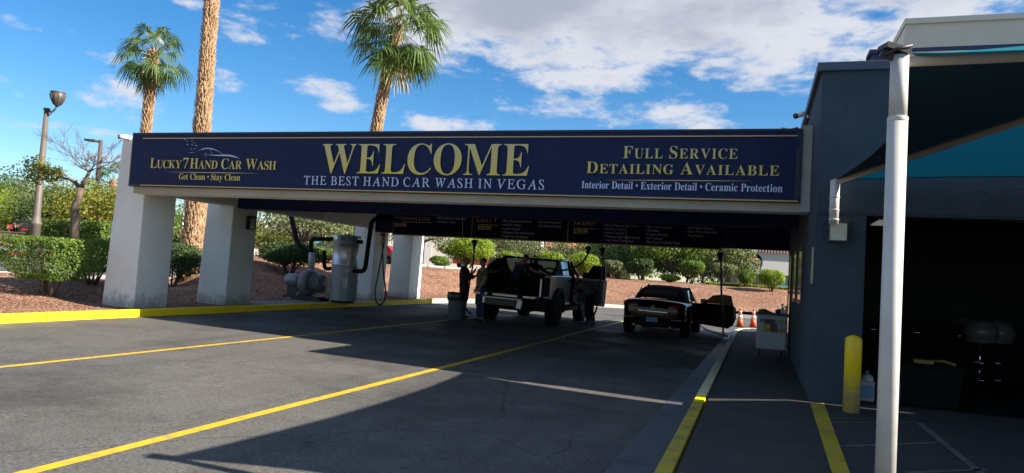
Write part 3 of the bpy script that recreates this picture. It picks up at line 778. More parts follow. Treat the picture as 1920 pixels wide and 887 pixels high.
# ------------------------------------------------------------------ the building on the right
def building():
    t = thing('car_wash_building', 'slate navy stucco building with an open garage bay at the right of the canopy', 'building', (3, 15, 0))
    XB = 14.0; YF = 9.81; T = .28; YB = 17.95; XW = .67
    ox0, ox1, oz = 1.243, 6.2, 2.432
    m = MB()
    m.box(XW, ox0, YF, YF+T, -.1, 4.29); m.box(ox0, ox1, YF, YF+T, oz, 4.29); m.box(ox1, XB, YF, YF+T, -.1, 4.29)
    m.box(XW, XW+T, YF+T, YB, -.1, 4.29); m.box(XW+T, XB, YB-T, YB, -.1, 4.29); m.box(XB-T, XB, YF+T, YB-T, -.1, 4.29)
    part(t, 'wall', m, NAVYW)
    c = MB(); c.box(XW-.06, XB+.06, YF-.05, YF+T+.1, 4.26, 4.372); c.box(XW-.06, XW+T+.05, YF+T+.1, YB+.04, 4.26, 4.372); part(t, 'parapet_cap', c, pbr('slate_cap', (.06, .08, .115), .6), bev=.008)
    r = MB(); r.box(.90, XB-.3, YF+.25, YB-.25, 3.8, 4.1); part(t, 'roof', r, DARKI)
    u = MB(); u.box(1.415, XB, 11.17, 11.45, 4.1, 4.885); u.box(1.415, 1.7, 11.45, YB-.4, 4.1, 4.885); u.box(1.37, XB+.03, 11.13, 11.5, 4.885, 4.94); part(t, 'upper_parapet', u, NAVYP)
    q = MB(); q.hexa([(1.88, 13.03, 4.1), (XB, 13.03, 4.1), (XB, 17.5, 4.1), (1.88, 17.5, 4.1)], [(2.14, 13.03, 5.93), (XB, 13.03, 5.93), (XB, 17.5, 5.93), (2.14, 17.5, 5.93)])
    q.box(2.11, XB, 12.99, 17.53, 5.93, 6.02); w2 = MB(); w2.box(2.1, XB, YB+.01, 25.2, -.1, 4.29); part(t, 'rear_wing', w2, NAVYW)
    part(t, 'penthouse', q, pbr('cream_metal', (.62, .58, .46), .6, var=.04, vscale=.8))
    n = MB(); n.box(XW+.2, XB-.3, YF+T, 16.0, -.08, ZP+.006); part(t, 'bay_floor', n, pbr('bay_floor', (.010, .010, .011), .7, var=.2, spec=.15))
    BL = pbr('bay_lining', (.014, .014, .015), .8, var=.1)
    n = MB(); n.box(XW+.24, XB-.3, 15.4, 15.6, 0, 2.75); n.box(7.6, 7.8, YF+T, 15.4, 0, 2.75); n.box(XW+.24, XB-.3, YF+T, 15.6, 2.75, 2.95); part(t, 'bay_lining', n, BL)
    for y0, y1, z0, z1 in ((12.25, 13.35, 1.30, 2.12), (14.0, 15.1, 1.30, 2.12), (16.2, 17.1, .15, 2.12)):
        f = MB(); f.box(XW-.025, XW-.001, y0-.06, y1+.06, z0-.06, z0); f.box(XW-.025, XW-.001, y0-.06, y1+.06, z1, z1+.06); f.box(XW-.025, XW-.001, y0-.06, y0, z0, z1); f.box(XW-.025, XW-.001, y1, y1+.06, z0, z1)
        w = part(t, 'window', f, BLKP)
        g_ = MB(); g_.box(XW-.017, XW-.003, y0, y1, z0, z1); part(w, 'pane', g_, pbr('window_glass', (.05, .06, .055), .06, spec=.9, metal=.35))
    s = MB(); s.box(XW-.012, XW-.001, 10.0, 10.24, 1.55, 2.02); part(t, 'notice_plate', s, pbr('pale_plate', (.40, .42, .32), .5))
    cl = MB(); cl.box(XW, ox0-.02, YF-.006, YF-.001, 2.424, 2.432); cl.box(.75, 6.4, YF-.006, YF-.001, 2.455, 2.461); part(t, 'wall_joint', cl, pbr('joint', (.015, .02, .03), .9))
building()
# dim things inside the bay
def bay():
    PD = pbr('grey_vinyl', (.15, .145, .14), .30)
    Z = ZP+.007
    def stool(x, y, lab):
        t = thing('bar_stool', lab, 'stool', (x, y, Z), 0, 'bar stools inside the bay')
        m = MB(); m.ell((x, y, Z+.82), .27, .26, .23, 18, zlo=-.75); m.ell((x, y, Z+.67), .25, .24, .06, 16); part(t, 'seat', m, PD)
        m = MB(); m.tube([(x, y, Z+.04), (x, y, Z+.65)], .022, 10); part(t, 'post', m, CHROME)
        m = MB(); m.lathe([(.20, 0), (.20, .012), (.06, .035), (.03, .06)], (x, y, Z), 24); part(t, 'base', m, CHROME)
        k = MB(); k.tube([(x+.16*math.cos(a*math.pi/8), y+.16*math.sin(a*math.pi/8), Z+.30) for a in range(17)], .010, 6); k.tube([(x-.16, y, Z+.30), (x+.16, y, Z+.30)], .008, 6); part(t, 'foot_ring', k, CHROME)
    for (px, py), lab in (((1836, 712), 'dark rounded bar stool in the bay, middle one of the three'), ((1808, 702), 'dark bar stool in the bay, set back behind the left rounded seat'), ((1868, 712), 'dark bar stool with pale rounded seat back inside the bay, rightmost of three')):
        p = atz(px, py, Z); stool(p.x, p.y, lab)
    t = thing('workbench', 'long dark counter along the back wall inside the bay', 'counter', (4.0, 15.0, Z))
    m = MB(); m.box(1.5, 6.2, 14.7, 15.38, Z+.86, Z+.92); part(t, 'worktop', m, pbr('bench_top', (.012, .012, .011), .6, spec=.1))
    m = MB(); m.box(1.55, 6.15, 14.78, 15.38, Z, Z+.86); part(t, 'cabinet', m, pbr('bench_body', (.007, .007, .007), .7, spec=.1))
    h = MB()
    for i in range(6): h.tube([(1.9+i*.72, 14.77, Z+.72), (2.2+i*.72, 14.77, Z+.72)], .01, 6)
    part(t, 'handle', h, CHROME)
    m = MB(); m.hexa([(1.70, 10.25, Z), (2.40, 10.25, Z), (2.40, 10.9, Z), (1.70, 10.9, Z)], [(1.66, 10.21, Z+.48), (2.44, 10.21, Z+.48), (2.44, 10.94, Z+.48), (1.66, 10.94, Z+.48)]); m.box(1.64, 2.46, 10.19, 10.96, Z+.48, Z+.52)
    solo('storage_tote', m, pbr('tote', (.005, .006, .006), .7, spec=.1), 'black storage tote on the floor just inside the bay opening', 'storage box', bev=.02)
    m = MB(); m.box(1.92, 2.14, 10.35, 10.55, Z+.525, Z+.57); m.tube([(2.14, 10.45, Z+.555), (2.26, 10.4, Z+.57), (2.38, 10.35, Z+.535)], .02, 8)
    solo('hand_tool', m, pbr('tool_yellow', (.16, .12, .01), .5), 'yellow handled tool lying on the black tote in the bay', 'tool')
    x, y = 1.275, 10.22; p = at(1622, 740, y); x = p.x
    t = thing('jug', 'white plastic jug with a blue label on the floor behind the bollard', 'jug', (x, y, Z))
    m = MB(); m.box(x-.075, x+.10, y-.07, y+.07, Z, Z+.26); m.ell((x+.012, y, Z+.26), .085, .068, .09, 12, zlo=0); part(t, 'body', m, pbr('hdpe', (.30, .30, .29), .4), bev=.02)
    m = MB(); m.lathe([(.028, 0), (.028, .04), (.02, .045)], (x+.012, y, Z+.34), 14); part(t, 'cap', m, pbr('cap_blue', (.05, .12, .4), .4))
    m = MB(); m.box(x-.06, x+.088, y-.075, y-.0715, Z+.05, Z+.20); part(t, 'label', m, pbr('label_blue', (.10, .20, .32), .5))
    x2 = x+.25
    t = thing('carton', 'navy carton with a small white outline mark beside the white jug', 'box', (x2, y+.1, Z))
    m = MB(); m.box(x2-.13, x2+.15, y-.02, y+.3, Z, Z+.29); part(t, 'body', m, pbr('carton_navy', (.012, .015, .07), .5), bev=.006)
    m = MB(); a = (x2-.02, y-.0235, Z+.075)
    for q in ([(-.05, 0), (.05, 0), (.05, .012), (-.05, .012)], [(-.05, .012), (-.038, .012), (-.038, .1), (-.05, .1)], [(.038, .012), (.05, .012), (.05, .1), (.038, .1)], [(-.05, .1), (.0, .13), (.05, .1), (.05, .09), (0, .118), (-.05, .09)], [(-.012, .025), (.02, .025), (.02, .037), (-.012, .037)], [(-.012, .037), (0, .037), (0, .08), (-.012, .08)]):
        m.add([(a[0]+u, a[1], a[2]+v) for u, v in q], [tuple(range(len(q)))])
    part(t, 'mark', m, pbr('mark_white', (.25, .25, .3), .5))
    p = at(1652, 433, 13.2); t = thing('ceiling_light', 'lit strip light on the bay ceiling beside the white post', 'light', (p.x, 13.2, 2.69))
    m = MB(); m.box(p.x-.13, p.x+.13, 12.7, 13.7, 2.66, 2.745); part(t, 'housing', m, pbr('dull_housing', (.25, .25, .25), .5))
    dm = pbr('lit_diffuser', (.5, .5, .47), .5); dm.node_tree.nodes['Principled BSDF'].inputs['Emission Color'].default_value = (1, .95, .85, 1); dm.node_tree.nodes['Principled BSDF'].inputs['Emission Strength'].default_value = .05
    m = MB(); m.box(p.x-.10, p.x+.10, 12.75, 13.65, 2.645, 2.659); part(t, 'diffuser', m, dm)
    p = at(1815, 411, 10.9); t = thing('ceiling_light', 'round pale ceiling fitting near the bay opening', 'light', (p.x, 10.9, 2.70))
    m = MB(); m.lathe([(.15, 0), (.15, -.03), (.12, -.05)], (p.x, 10.9, 2.745), 20); part(t, 'housing', m, pbr('dull_housing', (.25, .25, .25), .5))
bay()

# ------------------------------------------------------------------ shade sail on posts
TEAL = None
def sail(dx, label):
    global TEAL
    if TEAL is None: sail_cloth()
    t = thing('shade_sail', label, 'shade sail', (3.7+dx, 7.4, 0), 0, 'shade sails in front of the bay')
    sail_frame(t, dx)
def sail_cloth():
    global TEAL, SHADED
    m = D.materials.new('teal_shade_cloth'); m.use_nodes = True
    nt = m.node_tree; N, L = nt.nodes, nt.links
    b = N['Principled BSDF']; b.inputs['Base Color'].default_value = (.012, .20, .26, 1); b.inputs['Roughness'].default_value = .8; b.inputs['Specular IOR Level'].default_value = .1
    t_ = N.new('ShaderNodeBsdfTranslucent'); t_.inputs['Color'].default_value = (.002, .036, .078, 1)
    mx = N.new('ShaderNodeMixShader'); mx.inputs[0].default_value = .42
    L.new(b.outputs[0], mx.inputs[1]); L.new(t_.outputs[0], mx.inputs[2]); L.new(mx.outputs[0], N['Material Output'].inputs['Surface'])
    TEAL = m
    SHADED = D.materials.new('shaded_panel_cloth'); SHADED.use_nodes = True  # left panel's shade is put into this darker cloth colour
    nt = SHADED.node_tree; b = nt.nodes['Principled BSDF']; b.inputs['Base Color'].default_value = (.018, .048, .078, 1); b.inputs['Roughness'].default_value = .9; b.inputs['Specular IOR Level'].default_value = .1
def sail_frame(t, dx):
    pa = at(1687, 112, 4.25); fy = 9.66 if not dx else 9.78
    pb = at(1566, 341, 9.66)
    A = Vector((pa.x, 4.25, pa.z)); B = Vector((pb.x, fy, pb.z)); AP = at(2339, 88, 6.85)
    Cc = Vector((B.x+2*(AP.x-A.x), fy, B.z)); Dd = Vector((2*AP.x-A.x, 4.25, A.z))
    for v_ in (A, B, AP, Cc, Dd): v_.x += dx
    def panel(p, q, inward, bow, sag, cloth, rise=.04, puff=0.0):
        k = MB(); rows_ = []
        for i in range(25):
            s = i/24; bw = math.sin(math.pi*min(1, s/.78)) if cloth is TEAL and abs(inward.y+1) < .1 else 4*s*(1-s); e = p.lerp(q, s)+inward*(bw*bow)+Vector((0, 0, -4*s*(1-s)*sag)); r = []
            for j in range(13):
                u = j/12; x = e.lerp(AP+Vector((0, 0, rise)), u); x.z += (puff-.09*(1 if not puff else 0))*math.sin(math.pi*u)*4*s*(1-s); x.z += .03
                r.append(x)
            rows_.append(r)
        k.loft(rows_, closed=False, cap=False)
        o = part(t, 'fabric_panel', k, cloth)
        hm = MB(); hm.tube([r[0]+Vector((0, 0, -.004)) for r in rows_], .007, 6); part(o, 'hem', hm, pbr('hem_dark', (.006, .02, .03), .7) if cloth is SHADED else cloth)
    panel(A, B, Vector((1, 0, .25)), .30 if not dx else 0, 0, SHADED); panel(B, Cc, Vector((0, -1, .2)), .20 if not dx else 0, 0, TEAL); panel(Cc, Dd, Vector((-1, 0, .25)), 0 if not dx else .3, 0, TEAL); panel(Dd, A, Vector((0, 1, .31)), .46, 0, TEAL, .04, .17)
    hip = pbr('beige_tube', (.36, .33, .28), .6)
    for p in (A, B, Cc, Dd):
        k = MB(); k.tube([p, AP], .040, 12); part(t, 'hip_tube', k, hip)
    def post(p, r, z0):
        k = MB(); k.tube([(p.x, p.y, z0), (p.x, p.y, p.z-.32)], r, 28); k.tube([(p.x, p.y, p.z-.34), (p.x, p.y, p.z+.02)], r*.90, 24); k.lathe([(r, 0), (r*1.03, .006), (r*1.03, .02), (r, .026)], (p.x, p.y, p.z-.34), 28)
        if z0 < .2: k.box(p.x-.14, p.x+.14, p.y-.14, p.y+.14, ZP+.001, ZP+.014)
        return part(t, 'post', k, pbr('white_post_paint', (.50, .49, .47), .42, var=.05, vscale=3, stain=(.42, .41, .39), sscale=2))
    if not dx: post(A, .050, ZP)
    post(Dd, .0585, ZP)
    if not dx: dirt_foot(MATS['white_post_paint'])
    # short wall stubs at the far corners
    for p in ((B, Cc) if not dx else (Cc,)):
        k = MB(); k.tube([(p.x, p.y, 2.30), (p.x, p.y, p.z+.02)], .055, 20)
        for z in (2.34, 2.46, 2.62): k.lathe([(.055, 0), (.061, .004), (.061, .018), (.055, .022)], (p.x, p.y, z), 20)
        k.box(p.x-.04, p.x+.04, p.y+.04, 9.805, 2.38, 2.46) if not dx else None
        part(t, 'wall_stub', k, pbr('white_post_paint', (.72, .70, .67), .42))
    for p in (A, Dd):
        k = MB()
        k.obox(p+Vector((-.03, -.01, .05)), (.13, .12, .03), (.05, .25, .3)); k.obox(p+Vector((-.06, -.02, .02)), (.08, .03, .04), (.3, .4, .2))
        k.tube([p+Vector((-.08, -.05, .01)), p+Vector((-.03, -.07, .04)), p+Vector((.05, -.05, .06))], .008, 6)
        part(t, 'corner_clamp', k, pbr('dark_clamp', (.05, .045, .05), .5, .5))
sail(0, 'teal pyramid shade sail with a shade-darkened left panel on white posts by the bay')
sail(2*(at(2339, 88, 6.85).x-at(1687, 112, 4.25).x), 'unseen second teal shade sail added right of the first to shade the pavement')  # sail out of view, added to block the sun on the pavement
# ------------------------------------------------------------------ small objects
def bollard():
    p = atz(1597.5, 775, ZP); x, y = p.x, p.y+.09
    m = MB(); r = .0915
    m.lathe([(r, 0), (r, .82)]+[(r*math.cos(a*math.pi/16), .82+.06*math.sin(a*math.pi/16)) for a in range(1, 8)]+[(.002, .88)], (x, y, ZP), 36)
    solo('bollard', m, pbr('bollard_yellow', (.80, .56, .008), .42, var=.06, vscale=5, bump=.08, bscale=14, stain=(.62, .42, .01), sscale=2.2), 'yellow painted steel bollard standing by the bay opening', 'bollard')
    dirt_foot(MATS['bollard_yellow'])
bollard()
def cart():
    x0, x1, y0, y1 = .02, .60, 15.75, 16.30
    t = thing('service_cart', 'grey wheeled service cart with a colourful poster, standing against the navy wall', 'cart', ((x0+x1)/2, (y0+y1)/2, 0))
    CART = t
    gm = pbr('cart_grey', (.34, .38, .40), .45, var=.06, vscale=4)
    m = MB(); m.box(x0, x1, y0, y1, .15, .84); part(t, 'body', m, gm, bev=.012)
    m = MB(); m.box(x0-.02, x1+.03, y0-.03, y1+.03, .84, .885); part(t, 'worktop', m, pbr('cart_top', (.07, .06, .055), .5), bev=.008)
    m = MB(); m.box(x0+.03, x1-.03, y0-.012, y0-.002, .19, .80); part(t, 'door', m, gm, bev=.004)
    for cx_ in (x0+.08, x1-.08):
        for cy_ in (y0+.08, y1-.08):
            w = MB(); w.lathe([(.02, -.018), (.058, -.018), (.062, -.008), (.062, .008), (.058, .018), (.02, .018)], (cx_, cy_, .062), 20, axis='x')
            o = part(t, 'caster', w, BLACK)
            f = MB(); f.box(cx_-.03, cx_-.022, cy_-.025, cy_+.025, .05, .15); f.box(cx_+.022, cx_+.03, cy_-.025, cy_+.025, .05, .15); f.box(cx_-.03, cx_+.03, cy_-.03, cy_+.03, .135, .15); part(o, 'fork', f, CHROME)
    yy = y0-.016
    cols = {'a': (.05, .05, .055), 'b': (.28, .26, .20), 'c': (.40, .42, .03), 'd': (.16, .03, .03), 'e': (.22, .30, .42), 'f': (.32, .17, .10), 'g': (.06, .10, .20)}
    p = MB(); ms = [pbr('poster_'+k, c, .5, var=.25, vscale=30) for k, c in cols.items()]
    def pq(u0, u1, v0, v1, i): p.quad((x0+u0, yy, v0), (x0+u1, yy, v0), (x0+u1, yy, v1), (x0+u0, yy, v1), i)
    pq(.14, .35, .66, .76, 0); pq(.35, .56, .66, .76, 1); pq(.14, .26, .50, .66, 2); pq(.26, .40, .50, .66, 3); pq(.40, .56, .58, .66, 4); pq(.40, .56, .50, .58, 5); pq(.06, .125, .70, .755, 6)
    part(t, 'poster', p, ms)
    k = MB(); put_text(k, 'Jes', 'b', (x0+.15, yy-.003, .52), (x0+.245, yy-.003, .52), .065, .05); part(t, 'lettering', k, BLKP)
    # things on top
    m = MB(); m.loft([[(x0+.02, y0+.02+j*.09, .90+.055*math.sin(j*1.1)*1) for j in range(6)], [(x0+.15, y0+.02+j*.09, .925+.04*math.sin(j*.9+1)) for j in range(6)], [(x0+.30, y0+.02+j*.09, .89+.01*math.sin(j)) for j in range(6)]], closed=False, cap=False)
    solo('folded_towel', m, pbr('pale_towel', (.45, .50, .62), .9), 'pale blue folded towel lying on the left end of the service cart', 'towel')
    m = MB(); m.ell((x0+.43, y0+.22, .93), .08, .12, .05, 12); m.ell((x0+.40, y0+.15, .92), .05, .06, .04, 10)
    solo('rag', m, pbr('navy_rag', (.03, .06, .20), .9, bump=.6, bscale=30), 'crumpled navy rag on top of the service cart', 'rag')
    for dx, dy, h, c, lab in ((.49, .10, .17, (.45, .48, .52), 'tall grey spray bottle on the service cart'), (.56, .14, .13, (.55, .55, .60), 'short pale bottle by the wall edge of the service cart')):
        tb = thing('spray_bottle', lab, 'bottle', (x0+dx, y0+dy, .885), 0, 'bottles on the service cart')
        m = MB(); m.lathe([(.03, 0), (.032, .02), (.032, h*.65), (.014, h*.8), (.014, h)], (x0+dx, y0+dy, .886), 16); part(tb, 'body', m, pbr('bottle_%d' % int(h*100), c, .3))
        m = MB(); m.box(x0+dx-.035, x0+dx+.015, y0+dy-.012, y0+dy+.012, .886+h, .886+h+.03); part(tb, 'nozzle', m, BLKP)
_before = set(o.name for o in C.objects)
cart()
for o in list(C.objects):
    if o.name not in _before and not o.parent:
        if o.type == 'MESH': o.data.transform(Matrix.Translation((0, 0, .066)))
        else: o.location.z += .066
def cone(px, py, lab):
    p = atlot(px, py); x, y, z = p.x, p.y, lot_z(p.x)+.005
    t = thing('traffic_cone', lab, 'cone', (x, y, z), 0, 'traffic cones at the far end of the walk')
    OR = pbr('cone_orange', (.75, .085, .015), .5); RF = pbr('cone_collar', (.75, .75, .74), .35)
    m = MB(); m.box(x-.17, x+.17, y-.17, y+.17, z, z+.03); part(t, 'base', m, BLKP, bev=.01)
    R = lambda h: .135-.105*(h-.03)/.70
    m = MB(); m.lathe([(R(.03), .03), (R(.34), .34)], (x, y, z), 20); m.lathe([(R(.46), .46), (R(.55), .55)], (x, y, z), 20); m.lathe([(R(.62), .62), (R(.72), .72), (.012, .74)], (x, y, z), 20); part(t, 'body', m, OR)
    for a, b in ((.34, .46), (.55, .62)):
        m = MB(); m.lathe([(R(a)+.001, a), (R(b)+.001, b)], (x, y, z), 20); part(t, 'reflective_collar', m, RF)
cone(1387, 613, 'orange cone with white collars at the walk end, farther from the cart'); cone(1412, 614, 'orange cone with white collars at the walk end, right beside the cart')
def trash_can():
    p = atlot(848, 601); x, y, z = p.x, p.y+.27, lot_z(p.x)+.003
    t = thing('trash_can', 'tall grey plastic trash can with a black bag folded over its rim', 'trash can', (x, y, z))
    m = MB(); m.lathe([(.215, 0), (.225, .02), (.265, .66), (.27, .70)], (x, y, z), 32); part(t, 'body', m, pbr('can_grey', (.10, .11, .13), .5, var=.06, vscale=3))
    m = MB(); rg = random.Random(4); n = 40
    ring = lambda r, h, j, am: [(x+(r+rg.uniform(-am, am))*math.cos(2*math.pi*i/n), y+(r+rg.uniform(-am, am))*math.sin(2*math.pi*i/n), z+h+rg.uniform(-am, am)) for i in range(n)]
    m.loft([ring(.275, .54, 0, .012), ring(.292, .62, 0, .008), ring(.290, .72, 0, .006), ring(.272, .755, 0, .008), ring(.25, .73, 0, .004), ring(.24, .45, 0, .004)], cap=False)
    part(t, 'bag', m, pbr('black_bag', (.010, .010, .011), .35))
trash_can()

# ------------------------------------------------------------------ vacuum plant behind the kerb
def vacuum():
    p = at(643, 560, 18.2); x, y, z = p.x, 18.2, .287
    SS = pbr('stainless_sheet', (.62, .68, .76), .36, .5, var=.06, vscale=2)
    t = thing('vacuum_tank', 'tall stainless vacuum separator drum standing on the concrete pad', 'tank', (x, y, z))
    R = .385
    m = MB(); m.lathe([(R-.02, .06), (R, .08), (R, 1.08), (R+.004, 1.085), (R+.004, 1.11), (R, 1.115), (R, 1.72), (R+.008, 1.725), (R+.008, 1.93), (R-.01, 1.95), (.02, 1.97)], (x, y, z), 48); part(t, 'drum', m, SS)
    m = MB(); m.lathe([(R-.05, 0), (R-.05, .07)], (x, y, z), 32); part(t, 'foot', m, BLKP)
    va = math.atan2(-x, y)          # direction to the camera, as seen round the drum
    def curved(mb, u0, u1, v0, v1, rr, n=10, mi=0):
        for i in range(n):
            a0, a1 = va+(u0+(u1-u0)*i/n)/R, va+(u0+(u1-u0)*(i+1)/n)/R
            f = lambda a, v: (x+rr*math.sin(a), y-rr*math.cos(a), z+v)
            mb.quad(f(a0, v0), f(a1, v0), f(a1, v1), f(a0, v1), mi)
    m = MB(); curved(m, -.30, .34, 1.755, 1.925, R+.011, 14); part(t, 'blue_band', m, pbr('blue_decal', (.13, .24, .36), .35))
    m = MB(); curved(m, -.20, .36, 1.61, 1.70, R+.003); part(t, 'black_band', m, BLKP)
    def ctext(s, style, u0, u1, v, cap, rr, m_, track):
        V, F, w = text2d([(s, 1)], style, track); ch = max(q[1] for q in glyph('H', style)[0]); k = MB()
        sh = .18 if style == 'B' else 0
        k.add([(x+rr*math.sin(va+(u0+(u1-u0)*(a+sh*b)/w)/R), y-rr*math.cos(va+(u0+(u1-u0)*(a+sh*b)/w)/R), z+v+b*cap/ch) for a, b in V], F); part(t, 'lettering', k, m_)
    ctext('AUTO', 's', -.17, .20, 1.775, .12, R+.016, pbr('deep_blue_print', (.02, .05, .25), .4), .04)
    ctext('VACUUM SEPARATOR', 's', -.18, .33, 1.63, .05, R+.008, pbr('white_print', (.6, .6, .6), .4), .06)
    lb = MB()
    for u, v0, v1 in ((.10, 1.36, 1.56), (.10, 1.27, 1.34), (.02, .45, .72), (.05, .90, .95), (.19, 1.10, 1.18)): curved(lb, u-.075, u+.075, v0, v1, R+.003, 5)
    part(t, 'sticker', lb, pbr('pale_sticker', (.52, .47, .44), .5, var=.2, vscale=60))
    k = MB(); k.tube([(x+R-.02, y-.05, z+1.78), (x+R+.15, y-.08, z+1.78)], .06, 12); part(t, 'stub_outlet', k, BLACK)
    k = MB()
    for a in (.55, .55): k.obox((x+R*math.sin(va+a), y-R*math.cos(va+a), z+(1.3 if a == .55 else .6)), (.03, .03, .05)); k.obox((x+R*math.sin(va+a), y-R*math.cos(va+a), z+.50), (.03, .03, .05))
    part(t, 'latch', k, BLKP)
    # pipes: from drum to the ceiling on the right, to the blower on the left
    W = lambda px, py, yy: at(px, py, yy)
    def pipe(nm, lab, pts, r):
        mb = MB(); pp = [Vector(q) for q in pts]; out = [pp[0]]
        for i in range(1, len(pp)-1):
            a, b, c = pp[i-1], pp[i], pp[i+1]; l = min(.16, (a-b).length*.45, (c-b).length*.45)
            s0 = b+(a-b).normalized()*l; s1 = b+(c-b).normalized()*l
            for k_ in range(7): u = k_/6; out.append(s0*(1-u)**2+b*2*u*(1-u)+s1*u*u)
        out.append(pp[-1]); mb.tube(out, r, 14); solo(nm, mb, BLACK, lab, 'pipe')
    pipe('vacuum_pipe', 'black pipe rising from the drum to the canopy beside the third pillar', [(x+R-.03, y-.10, z+.93), W(684, 509, y-.15), W(697, 412, y-.15), W(728, 406, y-.1), (W(740, 409, y).x, y+.3, 2.72)], .065)
    pipe('vacuum_pipe', 'black pipe bending across from the drum top to the blower', [(x-R+.03, y-.02, z+1.83), W(583, 448, y), W(583, 472, y), W(586, 483, y)], .062)
    pipe('vacuum_pipe', 'slanting black pipe dropping from the canopy side beam to the blower', [(W(546, 404, y+.1).x, y+.1, 2.75), W(557, 455, y), W(584, 480, y), W(585, 487, y-.05)], .072)
    pipe('vacuum_pipe', 'short black elbow pipe standing on the left of the drum', [W(608, 470, y+.1), W(608, 505, y+.1), (x-R+.02, y+.05, z+.98)], .06)
    # blower
    bx = at(575, 540, 17.9); X, Y, Z = bx.x, 17.9, .287
    b = thing('vacuum_blower', 'grey vacuum blower with its motor and ribbed housing, on skids beside the drum', 'blower', (X, Y, Z))
    BG = pbr('blower_grey', (.16, .175, .19), .5, .3, var=.1)
    m = MB(); m.lathe([(.08, -.16), (.34, -.14), (.38, -.06), (.38, .06), (.34, .14), (.08, .16)], (X+.05, Y, Z+.50), 36, axis='x'); part(b, 'fan_housing', m, BG)
    m = MB()
    for i in range(6): m.lathe([(.20, -.015), (.26, -.015), (.26, .015), (.20, .015)], (X+.24+i*.055, Y, Z+.50), 28, axis='x')
    m.lathe([(.19, 0), (.19, .34)], (X+.20, Y, Z+.50), 24, axis='x'); part(b, 'ribbed_cover', m, BG)
    m = MB(); m.lathe([(.02, -.02), (.17, -.02), (.19, .02), (.19, .34), (.16, .40), (.08, .42)], (X-.62, Y-.05, Z+.56), 28, axis='x'); part(b, 'motor', m, pbr('motor_grey', (.22, .24, .27), .45, .3))
    m = MB(); m.lathe([(.02, -.03), (.15, -.03), (.15, -.02)], (X-.62, Y-.05, Z+.56), 24, axis='x'); part(b, 'fan_guard', m, BLKP)
    m = MB(); m.box(X-.24, X-.06, Y-.16, Y-.02, Z+.45, Z+.65); part(b, 'junction_box', m, pbr('box_grey', (.36, .38, .40), .4), bev=.01)
    m = MB(); m.lathe([(.095, 0), (.095, .46), (.08, .47)], (X+.10, Y, Z+.92), 24); m.lathe([(.07, 0), (.07, .10)], (X+.10, Y, Z+.83), 18); part(b, 'inlet_sleeve', m, pbr('grey_sleeve', (.42, .45, .49), .45))
    m = MB(); m.box(X-.70, X+.62, Y-.26, Y-.19, Z, Z+.09); m.box(X-.70, X+.62, Y+.19, Y+.26, Z, Z+.09); m.box(X-.6, X+.5, Y-.25, Y+.25, Z+.09, Z+.13); m.box(X-.55, X-.2, Y-.16, Y+.12, Z+.13, Z+.38); part(b, 'skid', m, BLKP)
    m = MB(); m.tube([(X-.12, Y-.12, Z+.46), (X-.12, Y-.16, Z+.25), (X-.22, Y-.22, Z+.06), (X-.6, Y-.28, Z+.03), (X-1.6, Y-.32, Z+.03)], .022, 8); part(b, 'conduit', m, GREYM)
vacuum()

def hose(name, lab, pts, r=.024, mats=None, nozzle=None):
    """vacuum hose through points, smoothed"""
    P_ = [Vector(p) for p in pts]; out = []
    for i in range(len(P_)-1):
        p0, p1, p2, p3 = P_[max(0, i-1)], P_[i], P_[i+1], P_[min(len(P_)-1, i+2)]
        for k in range(10):
            u = k/10; out.append(.5*((2*p1)+(p2-p0)*u+(2*p0-5*p1+4*p2-p3)*u*u+(3*p1-p0-3*p2+p3)*u**3))
    out.append(P_[-1])
    t = thing(name, lab, 'hose', P_[0], 0, 'vacuum hoses hanging from the canopy')
    m = MB(); m.tube(out, r, 10); part(t, 'tube', m, mats or NAVYH)
    k = MB(); q = P_[0]; k.lathe([(.03, -.22), (.055, -.18), (.055, -.05), (.07, -.04), (.07, .0)], q, 16); k.box(q.x-.09, q.x+.09, q.y-.03, q.y+.03, q.z-.10, q.z-.02); part(t, 'swivel', k, BLKP)
    if nozzle:
        k = MB(); a, b = Vector(nozzle[0]), Vector(nozzle[1]); k.tube([a, a.lerp(b, .5), b], [.03, .035, .028], 10); part(t, 'nozzle', k, pbr('orange_cuff', (.45, .09, .03), .5))
    return t
Wy = lambda px, py, y: at(px, py, y)
MZ = 2.34
def drop(px, y): p = at(px, 450, y); return Vector((p.x, y, MZ))
# looped hose hung on the third pillar
q = at(719, 440, 19.5)
t = hose('vacuum_hose', 'navy hose looped down from the canopy in front of the third pillar', [(q.x, 19.5, 2.42), Wy(720, 455, 19.5), Wy(712, 500, 19.5), Wy(703, 550, 19.4), Wy(711, 572, 19.3), Wy(723, 555, 19.4), Wy(719, 510, 19.5), Wy(717, 460, 19.5), Wy(716, 450, 19.5)], nozzle=(Wy(716, 452, 19.45), Wy(722, 438, 19.45)))
m = MB(); a = Wy(715, 454, 19.42); m.obox((a.x, a.y, a.z), (.07, .05, .17)); o = part(t, 'hanger_tag', m, pbr('lime_tag', (.45, .60, .03), .4), bev=.01)
t = hose('vacuum_hose', 'dark hose with a red cuff hanging down between the two standing men', [drop(890, 19.3), Wy(889, 470, 19.3), Wy(886, 500, 19.2), Wy(882, 520, 19.15), Wy(877, 555, 19.1), Wy(873, 575, 19.1), Wy(878, 585, 19.1), Wy(884, 588, 19.15)], .026, nozzle=(Wy(890, 452, 19.3), Wy(888.5, 468, 19.3)))
hose('vacuum_hose', 'navy hose curving from the canopy into the pickup bed', [drop(1104, 20.2), Wy(1104, 470, 20.2), Wy(1095, 488, 20.2), Wy(1075, 502, 20.1), Wy(1052, 507, 20.0), Wy(1030, 503, 19.9), Wy(1018, 506, 19.85)], .028)
